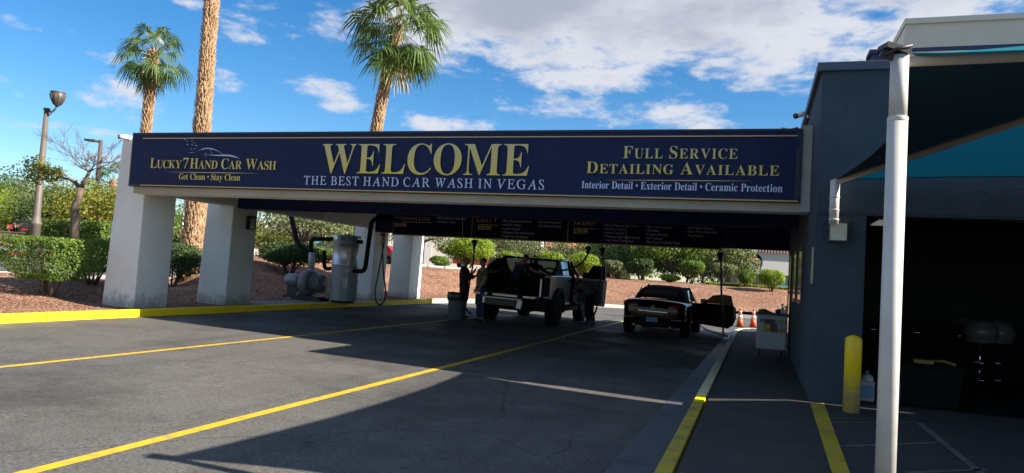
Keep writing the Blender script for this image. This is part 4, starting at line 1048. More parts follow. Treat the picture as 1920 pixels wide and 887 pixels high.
hose('vacuum_hose', 'navy hose hanging right of the pickup and curling along the ground', [drop(1131, 20.6), Wy(1131, 490, 20.6), Wy(1127, 520, 20.6), Wy(1122, 560, 20.6), Wy(1115, 588, 20.6), Wy(1100, 605, 20.5), Wy(1083, 606, 20.6), Wy(1074, 600, 20.9)], .026)
z0 = lot_z(-.9)+.03
f1 = atlot(1363, 632)
hose('vacuum_hose', 'black hose hanging by the convertible door and trailing over the gutter', [drop(1352, 20.0), Wy(1352, 500, 20.0), Wy(1353, 560, 20.0), Wy(1356, 600, 20.0), Vector((f1.x-.12, f1.y+.25, z0+.05)), Vector((f1.x, f1.y, z0)), atlot(1345, 626)+Vector((0, 0, .03)), atlot(1322, 618)+Vector((0, 0, .03)), atlot(1308, 612)+Vector((0, 0, .10))], .028)
# thin pull cords under the beams
for px0, py0, py1, y, lab in ((620, 392, 418, 14.35, 'thin white pull cord hanging under the navy beam near the drum'), (865, 407, 447, 17.0, 'thin white cord hanging in front of the first price panel'), (1172, 415, 456, 17.0, 'thin white cord hanging in front of the third price panel')):
    m = MB(); a, b = at(px0, py0, y), at(px0+2, py1, y); m.tube([(a.x, y, 2.62 if y < 15 else 3.25), b+Vector((0, 0, .1)), b], .006, 6)
    m.lathe([(.006, 0), (.014, .02), (.006, .05)], b-Vector((0, 0, .04)), 8)
    solo('pull_cord', m, pbr('cord_white', (.5, .5, .5), .7), lab, 'cord')

# ------------------------------------------------------------------ lamps and cameras on the walls
def wall_lamp(name, lab, c, ny, w, h, d):
    """c: centre on the wall; faces -Y"""
    x, y, z = c
    t = thing(name, lab, 'wall lamp', (x, y, z-h/2))
    m = MB(); m.box(x-w/2, x+w/2, y-.03, y, z-h/2, z+h/2); m.box(x-w/2, x+w/2, y-d, y-.03, z+h*.30, z+h/2); m.box(x-w/2, x-w/2+.012, y-d, y-.03, z-h/2, z+h*.3); m.box(x+w/2-.012, x+w/2, y-d, y-.03, z-h/2, z+h*.3); m.box(x-w/2, x+w/2, y-d, y-.03, z-h/2-.012, z-h/2)
    part(t, 'housing', m, pbr('bronze_housing', (.045, .04, .038), .5))
    m = MB(); m.box(x-w/2+.014, x+w/2-.014, y-d+.01, y-.031, z-h/2, z+h*.3-.002); part(t, 'diffuser', m, pbr('ribbed_diffuser', (.50, .52, .42), .3, var=.1, vscale=40))
p = at(1571, 431, 9.75); wall_lamp('wall_lamp', 'bronze wall lamp with a pale ribbed lens under the white stub', (p.x, 9.808, p.z), 0, .22, .27, .13)
p = at(468, 418, 14.6)
def side_lamp():
    x, y, z = -11.958, 14.55, 2.16
    q = atx(468, 418, -11.94); y, z = q.y, q.z
    t = thing('wall_lamp', 'small black lantern with a glass pane on the second pillar', 'wall lamp', (x, y, z))
    m = MB(); m.box(x-.03, x+.005, y-.10, y+.10, z-.17, z+.17); m.box(x+.005, x+.12, y-.10, y+.10, z+.12, z+.17); m.box(x+.005, x+.12, y-.10, y+.10, z-.17, z-.14); m.box(x+.005, x+.12, y-.10, y-.085, z-.14, z+.12); m.box(x+.005, x+.12, y+.085, y+.10, z-.14, z+.12); part(t, 'housing', m, BLKP)
    m = MB(); m.box(x+.006, x+.11, y-.084, y+.084, z-.139, z+.119); part(t, 'pane', m, pbr('lantern_pane', (.30, .34, .38), .15))
side_lamp()
def bullet_cam(lab, base, d, wall_n):
    base, d = Vector(base), Vector(d).normalized()
    t = thing('security_camera', lab, 'camera', base)
    wn = Vector(wall_n); m = MB(); m.tube([base, base+wn*.035], .055, 18); m.tube([base+wn*.03, base+wn*.09, base+wn*.12+d*.02], .018, 10); part(t, 'mount', m, WHITEP)
    c = base+wn*.13; m = MB(); m.tube([c-d*.07, c+d*.09], .042, 18); part(t, 'body', m, WHITEP)
    m = MB(); m.tube([c+d*.085, c+d*.115], [.044, .044], 18); part(t, 'lens_hood', m, BLKP)
p = at(243, 259, 11.42); bullet_cam('white bullet camera at the top of the first pillar left of the banner', (p.x, 11.418, p.z+.0), (-.55, -.75, -.15), (0, -1, 0))
q = atx(1516, 215, .66); bullet_cam('white bullet camera on the navy wall above the right end of the banner', (.668, q.y, q.z), (-.75, -.6, -.35), (-1, 0, 0))
m = MB(); m.tube([(.66, q.y+.05, q.z-.05), (.60, q.y+.05, q.z-.30), at(1495, 243, 11.9)+Vector((0, 0, .03)), at(1480, 243, 12.3), at(1466, 240, 13.0)], .014, 8)
solo('cable', m, BLKP, 'black cable sagging from the wall camera to the canopy roof', 'cable')

# ------------------------------------------------------------------ vehicles (local: origin under the rear bumper, +Y forward)
def wheel(parent, x, y, r, w, rim_m, lugs=False, label=None, rimr=.62):
    s = 1 if x > 0 else -1
    m = MB()
    pr = [(r*rimr, -w/2), (r*.93, -w/2), (r*.985, -w*.42), (r, -w*.3), (r, w*.3), (r*.985, w*.42), (r*.93, w/2), (r*rimr, w/2)]
    m.lathe(pr, (x, y, r), 40, axis='x')
    if lugs:
        for i in range(26):
            a = 2*math.pi*i/26
            for k in (-1, 1): m.obox((x+k*w*.30, y+math.cos(a)*r*1.0, r+math.sin(a)*r*1.0), (w*.34, .05, .022), (a+math.pi/2, 0, 0))
    t = part(parent, 'wheel', m, BLACK, world=False)
    m = MB(); xo = x+s*w*.36
    m.lathe([(r*rimr, -.02), (r*rimr, .02)], (xo, y, r), 32, axis='x')
    m.lathe([(r*rimr*.99, s*.025), (r*rimr*.90, s*.02), (r*rimr*.88, -s*.05)], (xo, y, r), 32, axis='x')
    for i in range(6 if not lugs else 6):
        a = 2*math.pi*i/6+.2; m.obox((xo, y+math.cos(a)*r*rimr*.5, r+math.sin(a)*r*rimr*.5), (.03, r*rimr*.95, .055), (a, 0, 0))
    m.lathe([(.07, s*.01), (.06, s*.03), (.02, s*.035)], (xo, y, r), 18, axis='x')
    part(t, 'rim', m, rim_m, world=False)
    return t
SILV = pbr('silver_white_paint', (.62, .65, .68), .22, .15, coat=.8, spec=.6)
TRIM = pbr('matte_black_trim', (.007, .007, .008), .7, spec=.2)
def pickup():
    x0, y0 = -6.42, 18.75
    t = thing('pickup_truck', 'silver pickup truck with its tailgate down and both front doors open under the canopy', 'pickup truck', (x0, y0, lot_z(x0)), rad(0.8))
    t.rotation_euler[1] = math.atan(KS)
    P = lambda n, mb, m_, bev=0, lab=None, par=None, sub=0: part(par or t, n, mb, m_, bev=bev, world=False, label=lab, sub=sub)
    m = MB(); m.box(-.98, .98, .15, 5.35, .42, .62); m.box(-.6, .6, .0, 1.6, .40, .74); P('chassis', m, TRIM, .02)
    for sx in (-1, 1):
        # bed side: outer painted skin with a wheel arch cut, as a profile
        prof = [(.10, .74), (.10, 1.36), (.20, 1.42), (1.60, 1.44), (1.60, .62), (1.50, .62)]
        arch = [(1.10+.52*math.cos(a), .46+.58*math.sin(a)) for a in [rad(25+13*i) for i in range(11)]]
        prof = [(.10, .80), (.10, 1.34), (.22, 1.43), (1.62, 1.45), (1.62, .60)]+[q for q in arch if q[1] > .60]
        m = MB(); m.prism(prof, sx*.88, sx*1.06, 'x'); P('bed_side', m, SILV, .05)
        m = MB(); m.prism([(.14, .86), (.14, 1.34), (1.55, 1.38), (1.55, .86)], sx*.80, sx*.879, 'x'); P('bed_liner', m, TRIM)
        # flare
        m = MB(); n = 15; r0, r1 = .50, .66
        prf = [(1.10+r1*math.cos(a), .46+r1*.98*math.sin(a)) for a in [rad(-8+196*i/n) for i in range(n+1)]]+[(1.10+r0*math.cos(a), .46+r0*math.sin(a)) for a in [rad(188-196*i/n) for i in range(n+1)]]
        m.prism(prf, sx*1.04, sx*1.13, 'x'); P('wheel_flare', m, TRIM, .015)
        prf = [(a+3.42, b) for a, b in prf]
        m = MB(); m.prism(prf, sx*1.04, sx*1.13, 'x'); P('wheel_flare', m, TRIM, .015)
        # tail lamp column
        m = MB(); m.box(min(sx*.87, sx*1.068), max(sx*.87, sx*1.068), .04, .12, .84, 1.36); P('tail_light', m, pbr('smoked_black_lens', (.008, .004, .005), .6, spec=.15), .02)
        m = MB(); m.box(min(sx*.80, sx*.85), max(sx*.80, sx*.85), .02, .14, .80, 1.32); P('gate_jamb', m, SILV, .008)
        m = MB(); m.tube([(sx*.80, -.03, .72), (sx*.80, -.10, .68), (sx*.80, -.10, .60), (sx*.80, -.03, .58)], .022, 8); P('tow_hook', m, pbr('red_hook', (.45, .015, .015), .4))
        # sill and rock slider
        m = MB(); m.box(min(sx*.95, sx*1.06), max(sx*.95, sx*1.06), 1.75, 3.85, .40, .56); P('rocker', m, TRIM, .02)
        # rear door, painted
        m = MB(); m.prism([(1.63, .58), (1.63, 1.45), (2.62, 1.45), (2.62, .58)], sx*.94, sx*1.05, 'x'); d = P('rear_door', m, SILV, .035)
        h = MB(); h.box(min(sx*1.05, sx*1.075), max(sx*1.05, sx*1.075), 2.25, 2.5, 1.28, 1.33); P('handle', h, TRIM, .008, par=d)
        # front fender
        m = MB(); m.prism([(3.75, .60), (3.75, 1.42), (5.25, 1.34), (5.42, 1.1), (5.42, .75)]+[(4.52+.52*math.cos(a), .46+.58*math.sin(a)) for a in [rad(30+12*i) for i in range(11)] if .46+.58*math.sin(a) > .60], sx*.88, sx*1.06, 'x'); P('front_fender', m, SILV, .02)
        # cab side above the belt: sail pillar with small window
        m = MB()
        a = [(.75, 1.44), (1.62, 1.86), (1.74, 1.86), (1.74, 1.44)]
        m.add([(sx*1.0, q[0], q[1]) if q[1] < 1.6 else (sx*.88, q[0], q[1]) for q in a]+[(sx*.93, q[0], q[1]) if q[1] < 1.6 else (sx*.81, q[0], q[1]) for q in a], [(0, 1, 2, 3), (7, 6, 5, 4), (0, 4, 5, 1), (1, 5, 6, 2), (2, 6, 7, 3), (3, 7, 4, 0)]); P('sail_pillar', m, TRIM if sx < 0 else TRIM, .01)
        m = MB(); m.add([(sx*1.005, 1.74, 1.45), (sx*.885, 1.74, 1.86), (sx*.885, 2.14, 1.90), (sx*1.005, 2.10, 1.45), (sx*.93, 1.74, 1.45), (sx*.81, 1.74, 1.86), (sx*.81, 2.14, 1.90), (sx*.93, 2.10, 1.45)], [(0, 1, 2, 3), (7, 6, 5, 4), (0, 4, 5, 1), (1, 5, 6, 2), (2, 6, 7, 3), (3, 7, 4, 0)]); P('rear_quarter', m, SILV, .015)
        m = MB(); m.add([(sx*.995, 2.14, 1.46), (sx*.89, 2.16, 1.86), (sx*.89, 2.62, 1.88), (sx*.995, 2.62, 1.46)], [(0, 1, 2, 3)]); P('side_window', m, GLASSD)
        m = MB(); m.tube([(sx*.97, 3.85, 1.42), (sx*.86, 3.05, 1.92)], .04, 8); m.tube([(sx*.99, 2.66, 1.44), (sx*.88, 2.66, 1.92)], .04, 8); P('pillar', m, TRIM)
        # front door swung open about its front hinge
        hx, hy = sx*1.0, 3.72; ang = rad(68)
        def DP(u, v, z): # u along the door from the hinge rearwards, v outward thickness
            dx = sx*(math.sin(ang)*u+math.cos(ang)*v); dy = -math.cos(ang)*u+math.sin(ang)*v; return (hx+dx, hy+dy, z)
        m = MB()
        m.hexa([DP(0, -.06, .58), DP(1.05, -.06, .58), DP(1.05, .06, .58), DP(0, .06, .58)], [DP(0, -.06, 1.42), DP(1.08, -.06, 1.42), DP(1.08, .06, 1.42), DP(0, .06, 1.42)]); d = P('front_door', m, SILV, .02)
        m = MB(); m.hexa([DP(.08, -.085, .66), DP(.98, -.085, .66), DP(.98, -.062, .66), DP(.08, -.062, .66)], [DP(.08, -.085, 1.36), DP(1.0, -.085, 1.36), DP(1.0, -.062, 1.36), DP(.08, -.062, 1.36)])
        P('door_card', m, pbr('grey_door_card', (.13, .14, .16), .6), .02, par=d)
        m = MB(); m.hexa([DP(.12, -.12, .98), DP(.9, -.12, .98), DP(.9, -.086, .98), DP(.12, -.086, .98)], [DP(.12, -.12, 1.06), DP(.9, -.12, 1.06), DP(.9, -.086, 1.06), DP(.12, -.086, 1.06)]); P('armrest', m, TRIM, .01, par=d)
        m = MB(); m.hexa([DP(.25, -.01, 1.42), DP(1.05, -.01, 1.42), DP(1.05, .01, 1.42), DP(.25, .01, 1.42)], [DP(.55, -.01, 1.84), DP(1.0, -.01, 1.84), DP(1.0, .01, 1.84), DP(.55, .01, 1.84)]); P('window', m, GLASSD, par=d)
        m = MB(); m.obox(DP(.18, .20, 1.50), (.24, .10, .20)); P('mirror', m, TRIM, .02, par=d)
        for yy in (1.10, 4.52): wheel(t, sx*.96, yy, .455, .30, pbr('dark_alloy', (.12, .12, .13), .35, .9), True)
    m = MB(); m.box(-.88, .88, .12, 1.62, .80, .86); P('bed_floor', m, TRIM)
    m = MB(); m.box(-.88, .88, 1.55, 1.66, .86, 1.44); P('bed_bulkhead', m, TRIM)
    m = MB(); m.box(-.80, .80, .0, .10, .44, .74); m.box(-1.03, -.80, -.04, .12, .46, .80); m.box(.80, 1.03, -.04, .12, .46, .80); m.box(-.8, .8, -.10, .0, .46, .62); P('rear_bumper', m, TRIM, .03)
    # dropped two-piece tailgate
    m = MB(); m.box(-.90, .86, -.52, .02, .775, .84); g_ = P('tailgate', m, pbr('tailgate_paint', (.62, .64, .66), .3, .1, coat=.5), .015)
    m = MB()
    for a in (-.43, .43): m.box(a-.07, a+.07, -.56, -.40, .70, .90); m.box(a-.11, a+.11, -.58, -.50, .84, .905)
    P('gate_latch', m, TRIM, .01, par=g_)
    m = MB(); m.box(-.10, .0, -.5, -.4, .842, .875); P('camera_housing', m, pbr('tan_block', (.10, .08, .06), .5), par=g_)
    m = MB(); m.box(-.60, .50, -.60, -.545, .71, .745); m.box(-.60, -.53, -.60, -.50, .56, .71); m.box(.40, .50, -.60, -.50, .50, .71); m.obox((.45, -.57, .60), (.14, .09, .24), (0, .2, 0)); P('step_frame', m, pbr('tailgate_paint', (.46, .48, .50), .3), .012, par=g_)
    m = MB(); m.box(-.53, .40, -.585, -.52, .53, .705); P('step_panel', m, pbr('step_black', (.03, .03, .033), .5), .01, par=g_)
    # cab
    m = MB(); m.loft([[(-.88, 1.66, 1.90), (0, 1.64, 1.935), (.88, 1.66, 1.90)], [(-.87, 2.6, 1.955), (0, 2.6, 1.985), (.87, 2.6, 1.955)], [(-.84, 3.15, 1.93), (0, 3.17, 1.96), (.84, 3.15, 1.93)]], closed=False, cap=False)
    m2 = MB(); m2.hexa([(-.88, 1.66, 1.85), (.88, 1.66, 1.85), (.84, 3.15, 1.88), (-.84, 3.15, 1.88)], [(-.86, 1.66, 1.91), (.86, 1.66, 1.91), (.82, 3.15, 1.94), (-.82, 3.15, 1.94)]); P('roof', m2, pbr('black_roof', (.02, .02, .022), .15, coat=.7), .03)
    for sx in (-1, 1):
        m = MB(); m.tube([(sx*.875, 1.66, 1.885), (sx*.88, 2.3, 1.91), (sx*.85, 3.15, 1.905), (sx*.95, 3.7, 1.60)], .035, 8); P('roof_rail', m, SILV)
    m = MB(); m.box(-.06, .06, 2.0, 2.25, 1.93, 1.96); m.prism([(2.0, 1.95), (2.22, 1.95), (2.02, 2.03)], -.015, .015, 'x'); P('antenna', m, TRIM)
    gl = pbr('cab_glass', (.04, .055, .045), .02, spec=.5, trans=.6)
    m = MB(); m.quad((-.80, 1.68, 1.46), (.80, 1.68, 1.46), (.78, 1.68, 1.84), (-.78, 1.68, 1.84)); P('rear_window', m, pbr('black_tint_glass', (.012, .015, .014), .05, spec=.5, trans=.12))
    m = MB(); m.box(-.86, -.78, 1.655, 1.70, 1.44, 1.86); m.box(.78, .86, 1.655, 1.70, 1.44, 1.86); m.box(-.03, .03, 1.66, 1.69, 1.45, 1.85); P('window_frame', m, TRIM)
    m = MB(); m.quad((-.90, 3.80, 1.40), (.90, 3.80, 1.40), (.80, 3.16, 1.88), (-.80, 3.16, 1.88)); P('windshield', m, pbr('deep_tint_glass', (.02, .026, .022), .02, spec=.5, trans=.35))
    m = MB(); m.box(-.95, .95, 3.75, 5.35, 1.30, 1.40); P('hood', m, SILV, .03)
    m = MB(); m.box(-1.0, 1.0, 5.36, 5.5, .55, 1.28); P('front_fascia', m, TRIM, .03)
    m = MB(); m.box(-.9, .9, 3.5, 3.8, 1.05, 1.40); m.box(-.95, .95, 1.7, 3.7, .56, .64); P('dashboard', m, TRIM)
    for sx in (-.42, .42):
        for yy in (2.75, 1.85):
            m = MB(); m.box(sx-.25, sx+.25, yy, yy+.5, .66, .95); m.obox((sx, yy-.02, 1.22), (.48, .14, .62), (-.18, 0, 0)); m.obox((sx, yy-.10, 1.62), (.26, .10, .18), (-.1, 0, 0)); P('seat', m, pbr('seat_black', (.02, .02, .02), .6), .03)
    return t
TRUCK = pickup()
def convertible():
    x0, y0 = -2.72, 20.15
    t = thing('convertible_car', 'glossy black convertible with its soft top up and right door wide open', 'car', (x0, y0, lot_z(x0)), rad(-1.5))
    t.rotation_euler[1] = math.atan(KS)
    PA = pbr('black_car_paint', (.004, .004, .006), .16, coat=.30, spec=.25)
    P = lambda n, mb, m_, bev=0, par=None, sub=0: part(par or t, n, mb, m_, bev=bev, world=False, sub=sub)
    def sec(y, w, zb, zs, zt, inset=.80):
        """section loop: w half width at the shoulder zs, zt deck height at the middle"""
        h = [(.0, zb), (w*.62, zb), (w*.90, zb+.05), (w*.985, zb+.22), (w, zs-.16), (w*.965, zs-.02), (w*inset, zt-.02), (w*.4, zt), (0, zt+.006)]
        return [(x, y, z) for x, z in h]+[(-x, y, z) for x, z in h[-2:0:-1]]
    S = [(.0, .60, .36, .80, .78), (.03, .74, .30, .90, .90), (.10, .83, .26, .95, .975), (.30, .89, .24, .97, 1.01), (.70, .905, .20, .965, 1.02), (1.2, .905, .19, .955, 1.0), (1.9, .90, .19, .95, .99), (2.6, .90, .19, .94, .98), (3.2, .90, .19, .93, .97), (3.7, .89, .19, .88, .93), (4.2, .86, .20, .80, .84), (4.5, .78, .22, .72, .75), (4.66, .60, .26, .62, .64), (4.69, .45, .3, .55, .56)]
    m = MB(); m.loft([sec(*s) for s in S]); P('body', m, PA, sub=1)
    # wheel wells and wheels
    for sx in (-1, 1):
        for yy in (.98, 3.75):
            k = MB(); k.lathe([(.10, -.12), (.365, -.12), (.365, .12), (.1, .12)], (sx*.80, yy, .33), 32, axis='x'); P('wheel_arch', k, TRIM)
            wheel(t, sx*.805, yy, .325, .225, pbr('grey_alloy', (.25, .25, .27), .3, .9), rimr=.70)
    # soft top
    def top(y, w0, z0, w1, z1):
        h = [(w0, z0), (w0*.99, z0+(z1-z0)*.45), (w1, z1-.06), (w1*.82, z1-.012), (w1*.4, z1), (0, z1+.004)]
        return [(x, y, z) for x, z in h]+[(-x, y, z) for x, z in h[-2::-1]]
    FAB = pbr('black_canvas', (.0045, .0045, .005), .9, bump=.2, bscale=200)
    m = MB(); m.loft([top(.98, .70, .985, .66, 1.03), top(1.12, .735, .985, .655, 1.14), top(1.45, .765, .975, .615, 1.32), top(1.85, .775, .97, .60, 1.40), top(2.3, .78, .965, .585, 1.415), top(2.65, .78, .96, .565, 1.395)], closed=False, cap=False)
    P('soft_top', m, FAB, sub=1)
    m = MB(); n = 12; rows_ = []
    for i in range(n+1):
        u = -1+2*i/n; w = .50
        rows_.append([(u*w, 1.055+.02*u*u, 1.115-.01*u*u), (u*w*.97, 1.36+.03*u*u, 1.275-.02*u*u)])
    m.loft([[(x, y-.05, z+.008) for x, y, z in r] for r in rows_], closed=False, cap=False); P('rear_window', m, pbr('blue_reflection_glass', (.07, .10, .17), .15, spec=.9, metal=.1))  # bluish reflection is put into the glass colour
    for sx in (-1, 1):
        m = MB(); m.add([(sx*.785, 1.62, .985), (sx*.69, 1.78, 1.30), (sx*.70, 2.05, 1.33), (sx*.785, 2.05, .985)], [(0, 1, 2, 3)]); P('quarter_window', m, pbr('sky_glass', (.30, .36, .44), .04, .6, spec=.9))
        m = MB(); m.tube([(sx*.80, 3.25, .96), (sx*.62, 2.66, 1.385)], .028, 8); P('windshield_pillar', m, PA)
        # lamps wrap the corners
        m = MB(); n = 8; rr = []
        for i in range(n+1):
            u = i/n; x = sx*(.42+.44*u); y = -.012+.20*u**3; zc = .835+.015*u; h = .045+.02*u
            rr.append([(x, y+.05*0, zc-h), (x, y-.012, zc), (x, y+.03, zc+h)])
        m.loft(rr, closed=False, cap=False); P('tail_light', m, pbr('red_lens', (.24, .006, .012), .12, coat=.8))
        m = MB(); m.box(min(sx*.52, sx*.80), max(sx*.52, sx*.80), -.02, .02, .475, .50); P('reflector', m, pbr('red_reflector', (.40, .03, .04), .25))
        m = MB(); m.tube([(sx*.50, -.02, .27), (sx*.50, .05, .27)], .055, 16); P('exhaust_tip', m, CHROME)
    m = MB(); m.add([(-.66, 2.70, 1.385), (.66, 2.70, 1.385), (.80, 3.30, .97), (-.80, 3.30, .97)], [(0, 1, 2, 3)]); P('windshield', m, GLASSD)
    m = MB(); m.box(-.40, .40, -.035, -.005, .675, .69); P('chrome_strip', m, CHROME)
    m = MB(); m.box(-.62, .62, -.01, .05, .28, .42); P('diffuser', m, TRIM, .02)
    m = MB(); m.box(-.165, .145, -.032, -.02, .395, .52); pl_ = P('license_plate', m, pbr('plate_blue', (.14, .32, .52), .4))
    m = MB(); m.box(-.155, .135, -.0335, -.0325, .40, .415); P('plate_edge', m, pbr('plate_tan', (.4, .38, .32), .5), par=pl_)
    m = MB(); put_text(m, '4NG 070', 's', (-.14, -.034, .425), (.12, -.034, .425), .065, .06); P('lettering', m, pbr('plate_ink', (.02, .03, .12), .5), par=pl_)
    m = MB(); c = (-.0, -.035, .80); m.tube([(c[0]+.048*math.cos(a*math.pi/12), c[1]+.03, c[2]+.048*math.sin(a*math.pi/12)) for a in range(25)], .006, 6)
    for a in (90, 210, 330): m.tube([(c[0], c[1]+.03, c[2]), (c[0]+.046*math.cos(rad(a)), c[1]+.03, c[2]+.046*math.sin(rad(a)))], [.009, .003], 6)
    P('star_emblem', m, CHROME)
    m = MB(); m.box(-.55, .55, .16, .22, 1.005, 1.02); P('deck_spoiler', m, PA, .008)
    for sx in (1,):
        hx, hy, ang = sx*.88, 3.10, rad(62)
        def DP(u, v, z): return (hx+sx*(math.sin(ang)*u+math.cos(ang)*v), hy-math.cos(ang)*u+math.sin(ang)*v, z)
        m = MB(); m.prism([(0, .30), (0, .93), (.25, .97), (1.22, .975), (1.32, .90), (1.34, .60), (1.26, .38), (1.10, .27)], -.05, .06, 'x')
        m.v = [DP(y, x, z) for x, y, z in m.v]; d = P('door', m, PA, .03)
        m = MB(); m.prism([(.08, .36), (.1, .88), (1.15, .90), (1.22, .6), (1.08, .34)], -.075, -.052, 'x'); m.v = [DP(y, x, z) for x, y, z in m.v]; P('door_card', m, pbr('black_leather', (.012, .012, .012), .5), .01, par=d)
        m = MB(); m.prism([(.20, .975), (.52, 1.22), (.85, 1.28), (1.15, 1.26), (1.24, .975)], -.004, .006, 'x'); m.v = [DP(y, x, z) for x, y, z in m.v]; P('window', m, pbr('door_glass', (.035, .042, .026), .05, trans=.6, spec=.4), par=d)
        m = MB(); m.obox(DP(.12, .14, 1.02), (.20, .12, .13)); P('mirror', m, PA, .03, par=d)
        m = MB(); m.obox(DP(1.1, -.078, .45), (.05, .05, .02), (0, 0, ang)); P('door_light', m, pbr('red_reflector', (.4, .03, .04), .25), par=d)
    m = MB(); m.prism([(2.0, .40), (2.0, .94), (3.2, .94), (3.2, .40)], .70, .895, 'x'); P('door_opening', m, TRIM)
    return t
CABRIO = convertible()
# ------------------------------------------------------------------ people
SK = 1.2
def skin_mesh(name, J, edges, root, mat, parent, sub=2, extra=None):
    """J: {joint: ((x,y,z), radius)} -> one smooth skinned surface"""
    ks = list(J); ix = {k: i for i, k in enumerate(ks)}
    me = D.meshes.new(name); me.from_pydata([J[k][0] for k in ks], [(ix[a], ix[b]) for a, b in edges], [])
    o = D.objects.new(name, me); C.objects.link(o)
    sk = o.modifiers.new('skin', 'SKIN'); sk.use_smooth_shade = True; sk.branch_smoothing = .6
    for k in ks:
        v = me.skin_vertices[0].data[ix[k]]; r = J[k][1]; r = r if isinstance(r, tuple) else (r, r); v.radius = (r[0]*SK, r[1]*SK); v.use_root = (k == root)
    su = o.modifiers.new('sub', 'SUBSURF'); su.levels = sub; su.render_levels = sub
    dg = bpy.context.evaluated_depsgraph_get(); ev = D.meshes.new_from_object(o.evaluated_get(dg))
    D.objects.remove(o); D.meshes.remove(me)
    ev.name = name
    if extra:      # ears, nose and the like, in the same mesh
        bm = bmesh.new(); bm.from_mesh(ev); t2 = D.meshes.new('x'); t2.from_pydata(extra.v, [], extra.f); bm.from_mesh(t2); bm.to_mesh(ev); bm.free(); D.meshes.remove(t2)
    ev.materials.clear(); ev.materials.append(mat)
    ev.polygons.foreach_set('use_smooth', [True]*len(ev.polygons)); ev.update()
    for p in ev.polygons: p.material_index = 0
    return link(name, ev, parent)
SKIN = pbr('skin', (.30, .17, .115), .55)
def fingers(J, E, wrist, hand, side, curl, key):
    """five fingers from the palm; side = direction of the thumb"""
    w, h = Vector(wrist), Vector(hand); d = (h-w).normalized(); s = (Vector(side)-d*Vector(side).dot(d)).normalized(); n = d.cross(s)*curl
    for i, (o, l) in enumerate(((.030, .070), (.010, .080), (-.010, .074), (-.030, .058))):
        b = h+s*o*.8; m_ = b+d*l*.5+n*.012; e = b+d*l*.75+n*.045
        J[f'{key}f{i}a'] = (tuple(b+d*.01), .011); J[f'{key}f{i}b'] = (tuple(m_), .0095); J[f'{key}f{i}c'] = (tuple(e), .008)
        E += [(key+'hand', f'{key}f{i}a'), (f'{key}f{i}a', f'{key}f{i}b'), (f'{key}f{i}b', f'{key}f{i}c')]
    b = w.lerp(h, .45)+s*.03; e = b+d*.045+s*.025; e2 = e+d*.03+n*.015
    J[key+'ta'] = (tuple(b), .013); J[key+'tb'] = (tuple(e), .011); J[key+'tc'] = (tuple(e2), .009)
    E += [(key+'hand', key+'ta'), (key+'ta', key+'tb'), (key+'tb', key+'tc')]
